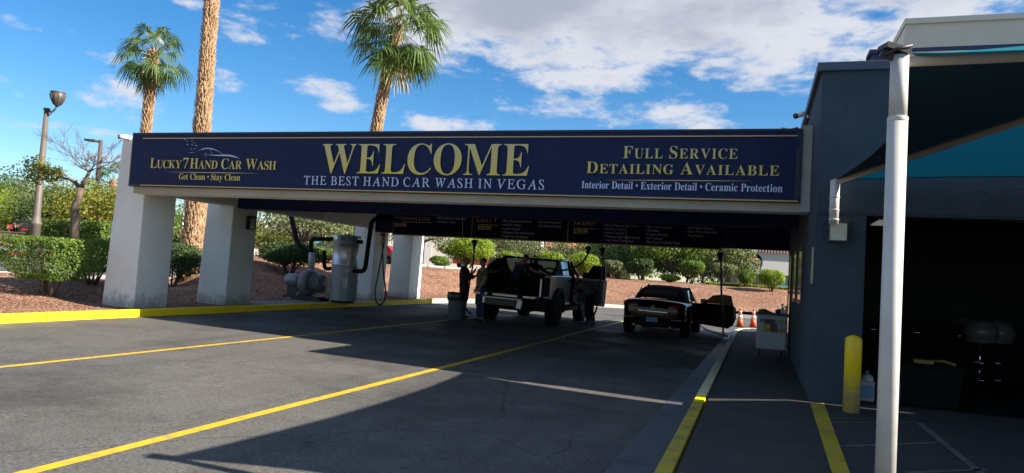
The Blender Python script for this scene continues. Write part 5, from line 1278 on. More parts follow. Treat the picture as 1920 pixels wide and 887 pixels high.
def person(label, loc, rz, pose, cols, sleeves='short', hat=None, hair=(.02, .015, .012), jacket=False):
    """pose: joint positions in metres, facing +Y; returns the thing"""
    t = thing('person', label, 'person', loc, rz)
    q = {k: Vector(v) for k, v in pose.items()}
    nk, hd = q['neck'], q['head']; up = (hd-nk).normalized(); fw = q['face'].normalized(); fw = (fw-up*fw.dot(up)).normalized(); sd = fw.cross(up)
    J, E = {}, []
    def add(k, p, r, to=None):
        J[k] = (tuple(p), r)
        if to: E.append((to, k))
    add('pelvis', q['pelvis'], (.095, .07)); add('waist', q['waist'], (.10, .07), 'pelvis'); add('chest', q['chest'], (.12, .08), 'waist'); add('neck', nk, .056, 'chest')
    add('throat', nk+up*.06+fw*.005, .052, 'neck'); add('jaw', hd-up*.055+fw*.018, (.066, .072), 'throat'); add('skull', hd+up*.015+fw*.0, (.076, .090), 'jaw'); add('crown', hd+up*.075-fw*.005, (.060, .072), 'skull')
    for s in 'lr':
        add(s+'sho', q[s+'sho'], .062, 'chest'); add(s+'elb', q[s+'elb'], .043, s+'sho'); add(s+'wri', q[s+'wri'], .028, s+'elb'); add(s+'hand', q[s+'hand'], (.040, .020), s+'wri')
        fingers(J, E, q[s+'wri'], q[s+'hand'], pose.get(s+'thumb', (0, 0, 1)), 1, s)
        add(s+'hip', q[s+'hip'], .062, 'pelvis'); add(s+'kne', q[s+'kne'], .045, s+'hip'); add(s+'ank', q[s+'ank'], .034, s+'kne'); add(s+'toe', q[s+'toe'], (.030, .020), s+'ank')
    ex = MB()
    # face: nose, brow, lips, ears, eyes
    f0 = hd+fw*.088
    def eb(c, a, b, c_): 
        o = len(ex.v); ex.ell((0, 0, 0), a, b, c_, 8); R = Matrix((sd, fw, up)).transposed()
        ex.v[o:] = [tuple(R @ Vector(v)+c) for v in ex.v[o:]]
    eb(f0+up*-.012+fw*.008, .013, .020, .022); eb(f0-up*.052+fw*.002, .026, .012, .010); eb(f0+up*.030-fw*.004, .055, .012, .010)
    for k in (-1, 1): eb(hd+sd*k*.082-up*.01, .010, .020, .030); eb(f0+sd*k*.032+up*.012-fw*.004, .012, .009, .008)
    skin_mesh('body', J, E, 'pelvis', SKIN, t, 2, ex)
    # shirt or jacket
    J, E = {}, []
    g = .035 if jacket else .022
    hem = q['pelvis'].lerp(q['waist'], -.55 if jacket else -.1)
    add('waist', q['waist'], (.135+g, .10+g)); add('hem', hem, (.15+g, .115+g), 'waist'); add('chest', q['chest'], (.160+g, .112+g), 'waist'); add('coll', nk.lerp(q['chest'], .12), (.075+g*.5, .068+g*.5), 'chest')
    for s in 'lr':
        add(s+'sho', q[s+'sho'], .070+g*.5, 'chest')
        if sleeves == 'long': add(s+'elb', q[s+'elb'], .052+g*.6, s+'sho'); add(s+'cuf', q[s+'elb'].lerp(q[s+'wri'], .9), .038+g*.5, s+'elb')
        else: add(s+'cuf', q[s+'sho'].lerp(q[s+'elb'], .75), .062+g*.5, s+'sho')
    skin_mesh('jacket' if jacket else 'shirt', J, E, 'waist', cols[0], t, 2)
    J, E = {}, []
    add('pelvis', q['pelvis'], (.148, .118)); add('belt', q['pelvis'].lerp(q['waist'], .95), (.138, .105), 'pelvis')
    for s in 'lr': add(s+'hip', q[s+'hip'], .100, 'pelvis'); add(s+'kne', q[s+'kne'], .070, s+'hip'); add(s+'cuf', q[s+'kne'].lerp(q[s+'ank'], .93), .066, s+'kne')
    skin_mesh('trousers', J, E, 'pelvis', cols[1], t, 2)
    for s in 'lr':
        a, b = q[s+'ank'], q[s+'toe']; J, E = {}, []
        d = (b-a).normalized()
        add('heel', a-d*.03-Vector((0, 0, .035)), (.045, .042)); add('ball', a.lerp(b, .7)-Vector((0, 0, .01)), (.050, .036), 'heel'); add('tip', b+d*.03, (.040, .028), 'ball'); add('top', a+Vector((0, 0, .02)), .05, 'heel')
        skin_mesh('shoe', J, E, 'heel', pbr('shoe_black', (.015, .015, .015), .5), t, 1)
    R = Matrix((sd, fw, up)).transposed()
    if hat:
        m = MB(); m.ell((0, -.005, .035), .092, .108, .085, 18, zlo=-.15); m.v = [tuple(R @ Vector(v)+hd) for v in m.v]
        c = link('cap', m.mesh('cap', hat), t)
        m = MB(); o = []
        for k in range(2):
            o.append([(.085*math.sin(a), .085+.085*math.cos(a)*(1 if k else .1), .030-.012*k) for a in [rad(-80+16*i) for i in range(11)]])
        m.loft(o, closed=False, cap=False); m.v = [tuple(R @ Vector(v)+hd) for v in m.v]; link('cap_brim', m.mesh('cap_brim', hat), c)
    hm = pbr('hair_%.3f' % hair[0], hair, .7)
    m = MB(); m.ell((0, -.018, .02), .086, .098, .088, 18, zlo=-.55)
    m.v = [v for v in m.v]
    m.f = [f for f in m.f]
    kept = [(i, f) for i, f in enumerate(m.f) if not (sum(m.v[j][1] for j in f)/len(f) > .045 and sum(m.v[j][2] for j in f)/len(f) < .055)]
    m.m = [m.m[i] for i, f in kept]; m.sm = [m.sm[i] for i, f in kept]; m.f = [f for i, f in kept]
    m.v = [tuple(R @ Vector(v)+hd) for v in m.v]; link('hair', m.mesh('hair', hm), t)
    return t
STAND = dict(pelvis=(0, 0, .95), waist=(0, 0, 1.10), chest=(0, -.005, 1.32), neck=(0, -.01, 1.50), head=(0, .02, 1.635), face=(0, 1, -.05),
             lsho=(-.185, -.01, 1.42), lelb=(-.23, -.03, 1.14), lwri=(-.22, .06, .90), lhand=(-.215, .08, .83), rsho=(.185, -.01, 1.42), relb=(.23, -.03, 1.14), rwri=(.22, .06, .90), rhand=(.215, .08, .83),
             lhip=(-.09, 0, .90), lkne=(-.10, .01, .49), lank=(-.105, -.02, .085), ltoe=(-.12, .14, .04), rhip=(.09, 0, .90), rkne=(.10, .01, .49), rank=(.105, -.02, .085), rtoe=(.12, .14, .04),
             lthumb=(.3, 1, 0), rthumb=(-.3, 1, 0))
BLKJ = pbr('black_jacket', (.012, .012, .014), .8); OLIV = pbr('olive_shirt', (.075, .09, .062), .85); JEAN = pbr('dark_jeans', (.022, .036, .08), .85); BLKT = pbr('black_trousers', (.012, .012, .013), .85)
NAVT = pbr('navy_tee', (.02, .03, .085), .85); GRYT = pbr('grey_shirt', (.15, .15, .165), .85); TANC = pbr('tan_cap', (.22, .15, .12), .8)
p = atlot(862, 598); s = 1.02
po = dict(STAND); po.update(lelb=(-.22, .05, 1.16), lwri=(-.10, .30, 1.22), lhand=(-.07, .37, 1.25), relb=(.22, .04, 1.15), rwri=(.12, .26, 1.30), rhand=(.09, .31, 1.37), lthumb=(.3, 0, 1), rthumb=(-.5, 0, .6), face=(0, 1, -.18))
t = person('man in a black jacket and tan cap holding up a phone', (p.x, p.y+.15, lot_z(p.x)+.005), rad(-82), po, (BLKJ, BLKT), 'long', TANC, jacket=True)
m = MB(); m.obox((.075, .345, 1.43), (.075, .014, .15), (-.25, 0, .1)); ph = tag(part(None, 'mobile_phone', m, BLKP, bev=.006), 'dark mobile phone held up by the man in the tan cap', 'phone')
ph.matrix_world = t.matrix_basis.copy() if False else (Matrix.Translation(t.location) @ Euler(t.rotation_euler).to_matrix().to_4x4())
p = atlot(892, 598)
po = dict(STAND); po.update(lelb=(-.24, .06, 1.15), lwri=(-.20, .17, .93), lhand=(-.19, .20, .86))
t = person('man in an olive shirt and jeans standing at the pickup rear corner', (at(900, 598, 18.35).x, 18.35, lot_z(p.x)+.005), rad(140), po, (OLIV, JEAN), 'short', None)
m = MB(); m.lathe([(.001, 0), (.04, 0)], (.08, 0, 0), 16); 
# kneeling in the pickup bed, reaching right with the hose
zb = .87
po = dict(pelvis=(0, 0, .42), waist=(.03, .08, .56), chest=(.10, .20, .74), neck=(.16, .28, .88), head=(.21, .33, 1.0), face=(.4, 1, -.25),
          lsho=(-.06, .26, .82), lelb=(.05, .45, .62), lwri=(.16, .60, .55), lhand=(.20, .66, .53), rsho=(.27, .16, .82), relb=(.44, .22, .66), rwri=(.66, .26, .60), rhand=(.73, .27, .60),
          lhip=(-.10, .01, .38), lkne=(-.12, .32, .10), lank=(-.12, -.08, .09), ltoe=(-.12, -.20, .05), rhip=(.10, .0, .38), rkne=(.14, .33, .10), rank=(.12, -.07, .09), rtoe=(.12, -.19, .05), lthumb=(0, 0, 1), rthumb=(0, .3, 1))
q = at(975, 520, 19.75)
t = person('man in a navy tee kneeling in the pickup bed, vacuuming toward the right side', (q.x-.10, 19.55, lot_z(q.x)+zb), rad(2), po, (NAVT, BLKT), 'short', None)
# bent in through the right front door
po = dict(pelvis=(0, -.10, .92), waist=(0, .02, 1.04), chest=(0, .24, 1.16), neck=(0, .40, 1.22), head=(0, .53, 1.22), face=(0, .6, -1),
          lsho=(-.18, .33, 1.17), lelb=(-.20, .48, .95), lwri=(-.15, .68, .90), lhand=(-.14, .75, .88), rsho=(.18, .33, 1.17), relb=(.22, .42, .93), rwri=(.16, .62, .84), rhand=(.15, .69, .82),
          lhip=(-.09, -.10, .88), lkne=(-.11, -.02, .48), lank=(-.11, -.14, .085), ltoe=(-.13, .02, .04), rhip=(.09, -.10, .88), rkne=(.12, .06, .48), rank=(.12, -.10, .085), rtoe=(.14, .06, .04), lthumb=(.5, 0, 1), rthumb=(-.5, 0, 1))
q = atlot(1086, 606)
t = person('man in a grey shirt bending into the pickup through its open right front door', (-4.86, 21.75, lot_z(-4.86)+.005), rad(52), po, (GRYT, BLKT), 'short', None)

# ------------------------------------------------------------------ palms
PALML = leaf_mat('palm_leaf', (.030, .075, .022), (.13, .19, .045), .30, .45)
PALMD = leaf_mat('dry_palm_leaf', (.20, .16, .07), (.38, .30, .16), .25, .7)
BARK = pbr('palm_bark', (.15, .09, .045), .9, var=.4, vscale=6, bump=.8, bscale=25)
BOOT = pbr('palm_boots', (.31, .20, .11), .85, var=.38, vscale=5)
def palm(label, base, top, r0, r1, crown_r, n_leaf, seed, bend=(0, 0), flare=0.0, skirt=False):
    rg = random.Random(seed); b, tp = Vector(base), Vector(top)
    t = thing('fan_palm', label, 'palm tree', b, 0, 'fan palms behind the canopy')
    def axis(u): return b.lerp(tp, u)+Vector((bend[0], bend[1], 0))*math.sin(math.pi*u)
    def R(u): return r1+(r0-r1)*(1-u)**3.5
    L_ = (tp-b).length
    m = MB(); m.tube([axis(i/30) for i in range(31)], [R(i/30)*.93*(1+.03*math.sin(i*2.3)) for i in range(31)], 18); tr = part(t, 'trunk', m, BARK)
    m = MB(); nr = int(L_/.105); k = max(7, int(2*math.pi*r0/.125))
    for i in range(nr):
        u = (i+.5)/nr; c = axis(u); rr = R(u)
        if u < .02: continue
        for j in range(k):
            a = 2*math.pi*(j+(i % 2)*.5)/k+rg.uniform(-.14, .14)+i*.07
            o = Vector((math.cos(a), math.sin(a), 0)); s_ = Vector((-o.y, o.x, 0)); w = rr*.34*rg.uniform(.7, 1.25); h = .15*rg.uniform(.8, 1.4); out = (.045+flare)*rg.uniform(.4, 1.9)
            z0 = c+o*rr*.94+Vector((0, 0, rg.uniform(-.03, .03))); tw = rg.uniform(-.04, .04)
            z1 = z0+o*out*.55+Vector((0, 0, h*.6)); z2 = z0+o*out+Vector((0, 0, h))+s_*tw
            m.add([z0-s_*w*.5, z0+s_*w*.5, z1+s_*w*.42+o*0, z2+s_*w*.12, z2-s_*w*.12, z1-s_*w*.42, z1+o*.022, z0+o*.03], [(0, 7, 6, 5), (7, 1, 2, 6), (5, 6, 4), (6, 2, 3), (6, 3, 4), (0, 5, 2, 1), (5, 4, 3, 2)])
    part(t, 'leaf_boots', m, BOOT)
    green, dry, stem = MB(), MB(), MB()
    c0 = axis(1.0)
    for i in range(n_leaf):
        u = (i+.5)/n_leaf; el = rad(80-(118 if not skirt else 150)*u**0.95+rg.uniform(-12, 12)); a = i*2.39996+rg.uniform(-.25, .25)
        dr = Vector((math.cos(a)*math.cos(el), math.sin(a)*math.cos(el), math.sin(el)))
        pl_ = crown_r*rg.uniform(.44, .70)*(1.0 if u < .75 else .8)
        p0 = c0+Vector((dr.x*.1, dr.y*.1, -.75*u*crown_r*.36)); p1 = p0+dr*pl_*.6; p2 = p0+dr*pl_+Vector((0, 0, -.10*pl_))
        mb = dry if (u > .90 and rg.random() < .5) else green
        stem.tube([p0, p1, p2], [.024, .016, .011], 5)
        d = (p2-p1).normalized(); s_ = d.cross(Vector((0, 0, 1)));
        if s_.length < .1: s_ = Vector((math.sin(a), -math.cos(a), 0))
        s_.normalize(); nn = s_.cross(d).normalized()
        roll = rg.uniform(-.5, .5); s_, nn = s_*math.cos(roll)+nn*math.sin(roll), nn*math.cos(roll)-s_*math.sin(roll)
        Lb = crown_r*rg.uniform(.42, .56); ns = 24
        for k_ in range(ns):
            th = rad(-118+236*(k_+.5)/ns); dt = rad(236/ns*.52)
            ln = Lb*(1-.28*(abs(th)/rad(118))**2)*rg.uniform(.9, 1.08); droop = rg.uniform(.5, 1.5)*(1.1 if u < .6 else .8)
            e = d*math.cos(th)+s_*math.sin(th)
            fold = -nn*.16*(abs(math.sin(th)))
            pts = []; ws = [.0, math.sin(dt)*ln*.44, math.sin(dt)*ln*.30, .004]
            for q_, f in enumerate((0.02, .48, .78, 1.0)):
                pos = p2+(e+fold)*ln*f+Vector((0, 0, -1))*droop*ln*(max(0, f-.38)**1.6)*1.25+nn*(.008 if k_ % 2 else -.008)
                pts.append(pos)
            ev = (s_*math.cos(th)-d*math.sin(th))
            vs = []
            for pos, w in zip(pts, ws): vs += [pos-ev*w, pos+ev*w]
            mb.add(vs, [(0, 1, 3, 2), (2, 3, 5, 4), (4, 5, 7, 6)])
    part(t, 'fronds', green, PALML)
    if dry.f: part(t, 'dry_fronds', dry, PALMD)
    part(t, 'leaf_stalks', stem, pbr('leaf_stalk', (.22, .20, .06), .6))
    return t
y = 24.5; a = at(272, 262, y); b_ = at(289, 96, y); d = (b_-a)/ (b_.z-a.z)
palm('short fan palm with a small green crown behind the left end of the banner', (a.x-d.x*(a.z-.3), y, .3), (b_.x, y, b_.z), .235, .20, 1.5, 31, 3, flare=.01, skirt=True)
y = 19.5; a = at(365, 430, y); b_ = at(395, 40, y); d = (b_-a)/(b_.z-a.z)
palm('tall thick shaggy fan palm trunk between the two left pillars, its crown above the frame', (a.x, y, .3), (a.x+d.x*14.2, y, 14.5), .43, .20, 1.9, 22, 5, flare=.015)
y = 27.5; a = at(700, 250, y); b_ = at(748, 52, y)
base = at(712, 520, y)
palm('fan palm with a wide drooping crown behind the middle of the banner', (a.x-.20, y, .6), (b_.x-.05, y, b_.z+.15), .27, .235, 2.25, 40, 8, bend=(-.28, 0), skirt=True)

# ------------------------------------------------------------------ hedges, bushes and trees
L1 = leaf_mat('hedge_leaf', (.035, .085, .012), (.18, .27, .04), .35)
L2 = leaf_mat('dark_leaf', (.018, .045, .016), (.075, .12, .035), .28)
L3 = leaf_mat('fresh_leaf', (.10, .17, .02), (.30, .40, .04), .45)
L4 = leaf_mat('olive_leaf', (.06, .085, .035), (.19, .22, .10), .3)
L5 = leaf_mat('yellow_leaf', (.06, .085, .014), (.27, .27, .04), .42)
L6 = leaf_mat('mid_leaf', (.035, .075, .018), (.17, .24, .045), .35)
TWIG = pbr('twig', (.105, .078, .056), .9, var=.3, vscale=12)
def bush(name, label, c, rx, ry, h, lm, n, size, seed, stem=.25, boxy=0.0, group=None, cat='bush', lobes=7):
    """c: ground point; a bush of short stems under a clump of leaves"""
    x, y, z = c; rg = np.random.default_rng(seed)
    t = thing(name, label, cat, (x, y, z), 0, group)
    cz = z+stem*h+(h-stem*h)/2; rz_ = (h-stem*h)/2
    if boxy:
        d = rg.uniform(-1, 1, (n, 3)); ax = rg.integers(0, 3, n); sg = np.where(rg.random(n) < .5, -1, 1)
        for k in range(3): d[ax == k, k] = sg[ax == k]
        nr = np.zeros_like(d); nr[np.arange(n), ax] = sg
        d *= (1-.22*rg.random(n)**2)[:, None]
        f = 1-.42*np.clip(-d[:, 2], 0, 1)**1.2*boxy; d[:, 0] *= f; d[:, 1] *= f
        lump = 1+.05*np.sin(d[:, 0]*7+seed)*np.cos(d[:, 2]*5)+rg.normal(0, .02, n)
        P_ = np.array([x, y, cz])+d*lump[:, None]*np.array([rx, ry, rz_])
    else:
        bl = [((x, y, cz), rx*.8, ry*.8, rz_*.85)]
        for i in range(lobes):
            a = rg.uniform(0, 6.28); e = rg.uniform(-.35, .9); k = .52
            bl.append(((x+rx*k*math.cos(a)*math.cos(e), y+ry*k*math.sin(a)*math.cos(e), cz+rz_*k*math.sin(e)*1.1), rx*rg.uniform(.38, .55), ry*rg.uniform(.38, .55), rz_*rg.uniform(.38, .58)))
        P_, nr = blob_points(bl, n, seed)
        k = P_[:, 2] > z+.02; P_, nr = P_[k], nr[k]
    leaf_obj('foliage', P_, nr, size, lm, t, seed)
    m = MB(); r2 = random.Random(seed)
    for i in range(7):
        a = r2.uniform(0, 6.28); m.tube([(x+.05*math.cos(a), y+.05*math.sin(a), z-.05), (x+rx*.3*math.cos(a), y+ry*.3*math.sin(a), z+h*.35), (x+rx*.55*math.cos(a+.3), y+ry*.55*math.sin(a+.3), z+h*.7)], [.03, .02, .008], 5)
    part(t, 'stem', m, TWIG)
    return t
def tree(name, label, c, h, cr, lm, n, size, seed, trunk_r=.12, lean=(0, 0), crown_lo=.35, group=None, spread=1.0, flat=.8, cat='tree', nb=9, inner=.35):
    x, y, z = c; rg = random.Random(seed); t = thing(name, label, cat, (x, y, z), 0, group)
    m = MB(); th = h*crown_lo
    tp = Vector((x+lean[0]*.5, y+lean[1]*.5, z+th)); m.tube([(x, y, z-.1), Vector((x, y, z)).lerp(tp, .5)+Vector((rg.uniform(-.1, .1), 0, 0)), tp], [trunk_r*1.25, trunk_r, trunk_r*.85], 9)
    bl = []
    for i in range(nb):
        a = 2*math.pi*i/nb*1.618+rg.uniform(-.4, .4); u = (i+.5)/nb; rr = cr*spread*math.sqrt(rg.uniform(.15, .75)); zz = z+th+(h-th)*(.25+.62*u)
        e = Vector((x+lean[0]+rr*math.cos(a), y+lean[1]+rr*math.sin(a), zz)); m.tube([tp, tp.lerp(e, .5)+Vector((0, 0, .12*h*.3)), e], [trunk_r*.55, trunk_r*.35, trunk_r*.12], 6)
        k = cr*rg.uniform(.36, .56); bl.append((tuple(e), k, k, k*flat))
    part(t, 'trunk', m, TWIG)
    P_, nr = blob_points(bl, n, seed, inner); leaf_obj('crown', P_, nr, size, lm, t, seed)
    return t
def gp(px, y):                       # ground point under the bearing of a pixel column at depth y
    p = at(px, 500, y); return (p.x, y, gz(p.x, y))
def top_h(px, py, y): p = at(px, py, y); return p.z-gz(p.x, y)
# clipped hedges by the left pillar
p = at(100, 470, 11.0); hz = top_h(100, 446, 11.0)
bush('clipped_hedge', 'bright clipped box hedge with bare stems under it, left of the first pillar', (p.x, 11.0, gz(p.x, 11.0)), .84, .72, hz, L1, 15000, .042, 11, .30, 1.0, cat='hedge')
p = at(178, 470, 12.9); hz = top_h(178, 450, 12.9)
bush('clipped_hedge', 'shaded clipped hedge half hidden behind the first pillar', (p.x, 12.9, gz(p.x, 12.9)), .72, .8, hz, L6, 9000, .045, 12, .30, .8, cat='hedge')
p = at(345, 480, 18.0); hz = top_h(345, 448, 18.0)
bush('round_bush', 'dark dense bush at the palm trunk between the two left pillars', (p.x, 17.6, gz(p.x, 17.6)), 1.25, 1.0, hz, L2, 12000, .06, 13, .06)
p = at(545, 480, 21.5); hz = top_h(545, 449, 21.5)
bush('round_bush', 'wide dark evergreen bush right behind the vacuum blower', (p.x, 21.5, gz(p.x, 21.5)), 1.30, 1.1, hz, L2, 14000, .065, 14, .10)
p = at(610, 480, 27); bush('round_bush', 'dark green bush seen just left of the vacuum drum, farther back', (p.x, 27, gz(p.x, 27)), 1.2, 1.0, top_h(610, 462, 27), L6, 6000, .09, 15, .08)
# far hedge and trees on the left, across the side street
def left_pt(px, s):
    """point on the left ground along a pixel column where the street coordinate equals s"""
    r = ray(px, 455); k = s/(-r.x*.777+r.y*.629); p = Vector((r.x*k, r.y*k, 0)); return (p.x, p.y, gz(p.x, p.y))
def h_at(px, py, c):
    return at(px, py, c[1]).z-c[2]
c = left_pt(152, 47); bush('long_hedge', 'long dark clipped hedge across the side street', c, 2.7, 1.1, h_at(150, 415, c), L6, 16000, .14, 21, .02, .35, cat='hedge')
c = left_pt(203, 46); bush('round_bush', 'light green bush at the right end of the far hedge', c, 1.0, 1.0, h_at(203, 418, c), L3, 2500, .12, 22, .03)
TL = 'trees across the side street'
def ltree(label, px, py, s, cr, lm, n, seed, lo=.3, nm='leafy_tree', size=.19, **k):
    c = left_pt(px, s); return tree(nm, label, c, h_at(px, py, c)*.83, cr, lm, int(n*1.0), size*(.75 if size > .25 else 1), seed, trunk_r=.22, crown_lo=lo, group=TL, flat=1.05, nb=11, inner=.2, **k)
ltree('bright yellow green tree at the left picture edge beside the beige building', 8, 355, 112, 5.2, L3, 9000, 31, .22, size=.30)
ltree('tall dark pine like tree at the left edge, rising behind the yellow green one', -8, 318, 125, 6.5, L2, 8000, 32, .25, size=.42)
ltree('green and yellow tree just left of the bell lamp post', 52, 343, 118, 5.4, L6, 9000, 33, .3, size=.32)
ltree('yellowish young tree growing right beside the bell lamp post', 80, 355, 106, 3.8, L3, 6000, 34, .3, size=.30)
ltree('dark shady tree between the lamp post and the bare tree', 103, 352, 62, 3.0, L2, 7000, 35, .12)
ltree('olive green broad tree behind the bare tree', 138, 335, 70, 3.8, L4, 8000, 36, .25)
ltree('golden green round tree at the edge of the first pillar', 186, 345, 56, 3.1, L5, 8000, 37, .28)
ltree('deep green tree low behind the golden one', 165, 362, 66, 3.4, L6, 7000, 38, .15)
ltree('mid green tree far back between the lamp post and the shady tree', 30, 368, 140, 7.0, L6, 8000, 39, .2, size=.45)
ltree('green tree filling the gap beside the thick palm trunk', 338, 388, 58, 3.6, L6, 7000, 40, .15)
ltree('dark low tree behind the street sign by the palm', 318, 405, 70, 3.6, L2, 5000, 46, .1)
c = left_pt(206, 62); tp_ = at(212, 338, c[1])
palm('distant palm half hidden behind the top of the first pillar', c, tuple(tp_), .25, .2, 2.0, 16, 17)
def bare_tree():
    c = left_pt(142, 40); Y = c[1]; z = c[2]
    t = thing('bare_tree', 'leaning mesquite with bare twigs on the right and a few leaves on the left limb', 'tree', c)
    P = lambda px, py, dy=0: at(px, py, Y+dy)
    m = MB()
    m.tube([(c[0], c[1], z-.1), P(141, 405), P(140, 388), P(147, 373), P(151, 352)], [.20, .19, .17, .15, .13], 10)
    m.tube([P(150, 354), P(141, 342), P(128, 335), P(118, 334)], [.11, .09, .07, .05], 8)
    m.tube([P(128, 335), P(110, 333), P(95, 336), P(82, 336)], [.06, .045, .035, .02], 6)
    m.tube([P(120, 334), P(116, 322), P(108, 316), P(98, 314)], [.05, .035, .025, .015], 6)
    m.tube([P(151, 353), P(160, 338), P(166, 326), P(168, 322)], [.11, .09, .08, .065], 8)
    rg = random.Random(7)
    def twig(a, b, r, n):
        a, b = Vector(a), Vector(b); mid = a.lerp(b, .5)+Vector((rg.uniform(-.2, .2), rg.uniform(-.3, .3), rg.uniform(-.1, .25)))*(b-a).length*.35
        m.tube([a, mid, b], [r, r*.7, r*.35], 5)
        if n:
            for k in range(4):
                s0 = a.lerp(b, rg.uniform(.35, 1)) if k else b; d = (b-a).normalized(); e = s0+(d+Vector((rg.uniform(-.8, .8), rg.uniform(-.8, .8), rg.uniform(-.35, .75)))).normalized()*(b-a).length*rg.uniform(.45, .8)
                twig(s0, e, max(.009, r*.5), n-1)
    for q in ((176, 308), (163, 306), (150, 310), (172, 318), (186, 305), (158, 314), (192, 312), (140, 308)): twig(P(167, 323), P(*q, rg.uniform(-1, 1)), .032, 3)
    part(t, 'trunk', m, TWIG)
    bl = [(tuple(P(*q)), r, r, r*.7) for q, r in (((62, 318), .75), (70, 308), )[:1]]
    bl = [(tuple(P(px, py)), r, r, r*.7) for px, py, r in ((60, 320, .8), (70, 308, .7), (92, 325, .7), (100, 330, .6), (66, 335, .5), (84, 318, .5), (107, 322, .4))]
    Q, nr = blob_points(bl, 1500, 5, .1); leaf_obj('crown', Q, nr, .13, L5, t, 5)
bare_tree()
# lamp posts
def bell_lamp():
    c = left_pt(64, 46.5); Y = c[1]; P = lambda px, py: at(px, py, Y)
    b = Vector(c); tp = P(90, 203)
    t = thing('lamp_post', 'tall grey lamp post with a bell shaped head on a curled arm', 'street lamp', b)
    m = MB(); k = lambda u: b.lerp(Vector((b.x, b.y, tp.z)), u)
    m.tube([k(0), k(.18), k(.185), k(.20), k(.21), k(.25), k(1)], [.27, .25, .29, .29, .23, .19, .12], 14); m.tube([k(.985), k(1.0)], [.17, .17], 14)
    pm = pbr('bronze_grey_post', (.10, .085, .07), .6, var=.08); part(t, 'pole', m, pm)
    hx = b.x+.72; hz = tp.z+.55
    m = MB(); m.tube([(b.x, Y, tp.z-.15), (b.x+.4, Y, tp.z-.22), (b.x+.62, Y, tp.z-.05), (hx, Y, hz-.42)], .05, 8); m.tube([(b.x+.1, Y, tp.z-.45), (b.x+.5, Y, tp.z-.2)], .03, 6); part(t, 'arm', m, pm)
    q = .76; m = MB(); m.lathe([(r_*q, z_*q) for r_, z_ in [(.10, -.62), (.22, -.50), (.40, -.15), (.50, .22), (.47, .26), (.47, .34), (.50, .36), (.46, .44), (.1, .50)]], (hx, Y, hz), 20)
    for i in range(12): a = i*math.pi/6; m.tube([(hx+.24*q*math.cos(a), Y+.24*q*math.sin(a), hz-.48*q), (hx+.43*q*math.cos(a), Y+.43*q*math.sin(a), hz-.13*q), (hx+.52*q*math.cos(a), Y+.52*q*math.sin(a), hz+.22*q)], .015, 5)
    part(t, 'lamp_head', m, pbr('dark_bronze', (.07, .062, .055), .5))
bell_lamp()
def shoebox_lamp():
    c = left_pt(172, 62); Y = c[1]; b = Vector(c); tp = at(183, 263, Y)
    t = thing('lamp_post', 'plain brown lamp post with a flat box head behind the bare tree', 'street lamp', b)
    m = MB(); m.tube([b, (b.x, Y, tp.z)], [.17, .14], 10); part(t, 'pole', m, pbr('brown_post', (.07, .055, .045), .6))
    m = MB(); m.obox((b.x-.75, Y-.1, tp.z-.05), (1.0, .55, .16), (0, .06, .1)); m.tube([(b.x, Y, tp.z-.08), (b.x-.4, Y, tp.z-.05)], .05, 6); part(t, 'lamp_head', m, pbr('dark_bronze', (.07, .062, .055), .5), bev=.04)
shoebox_lamp()
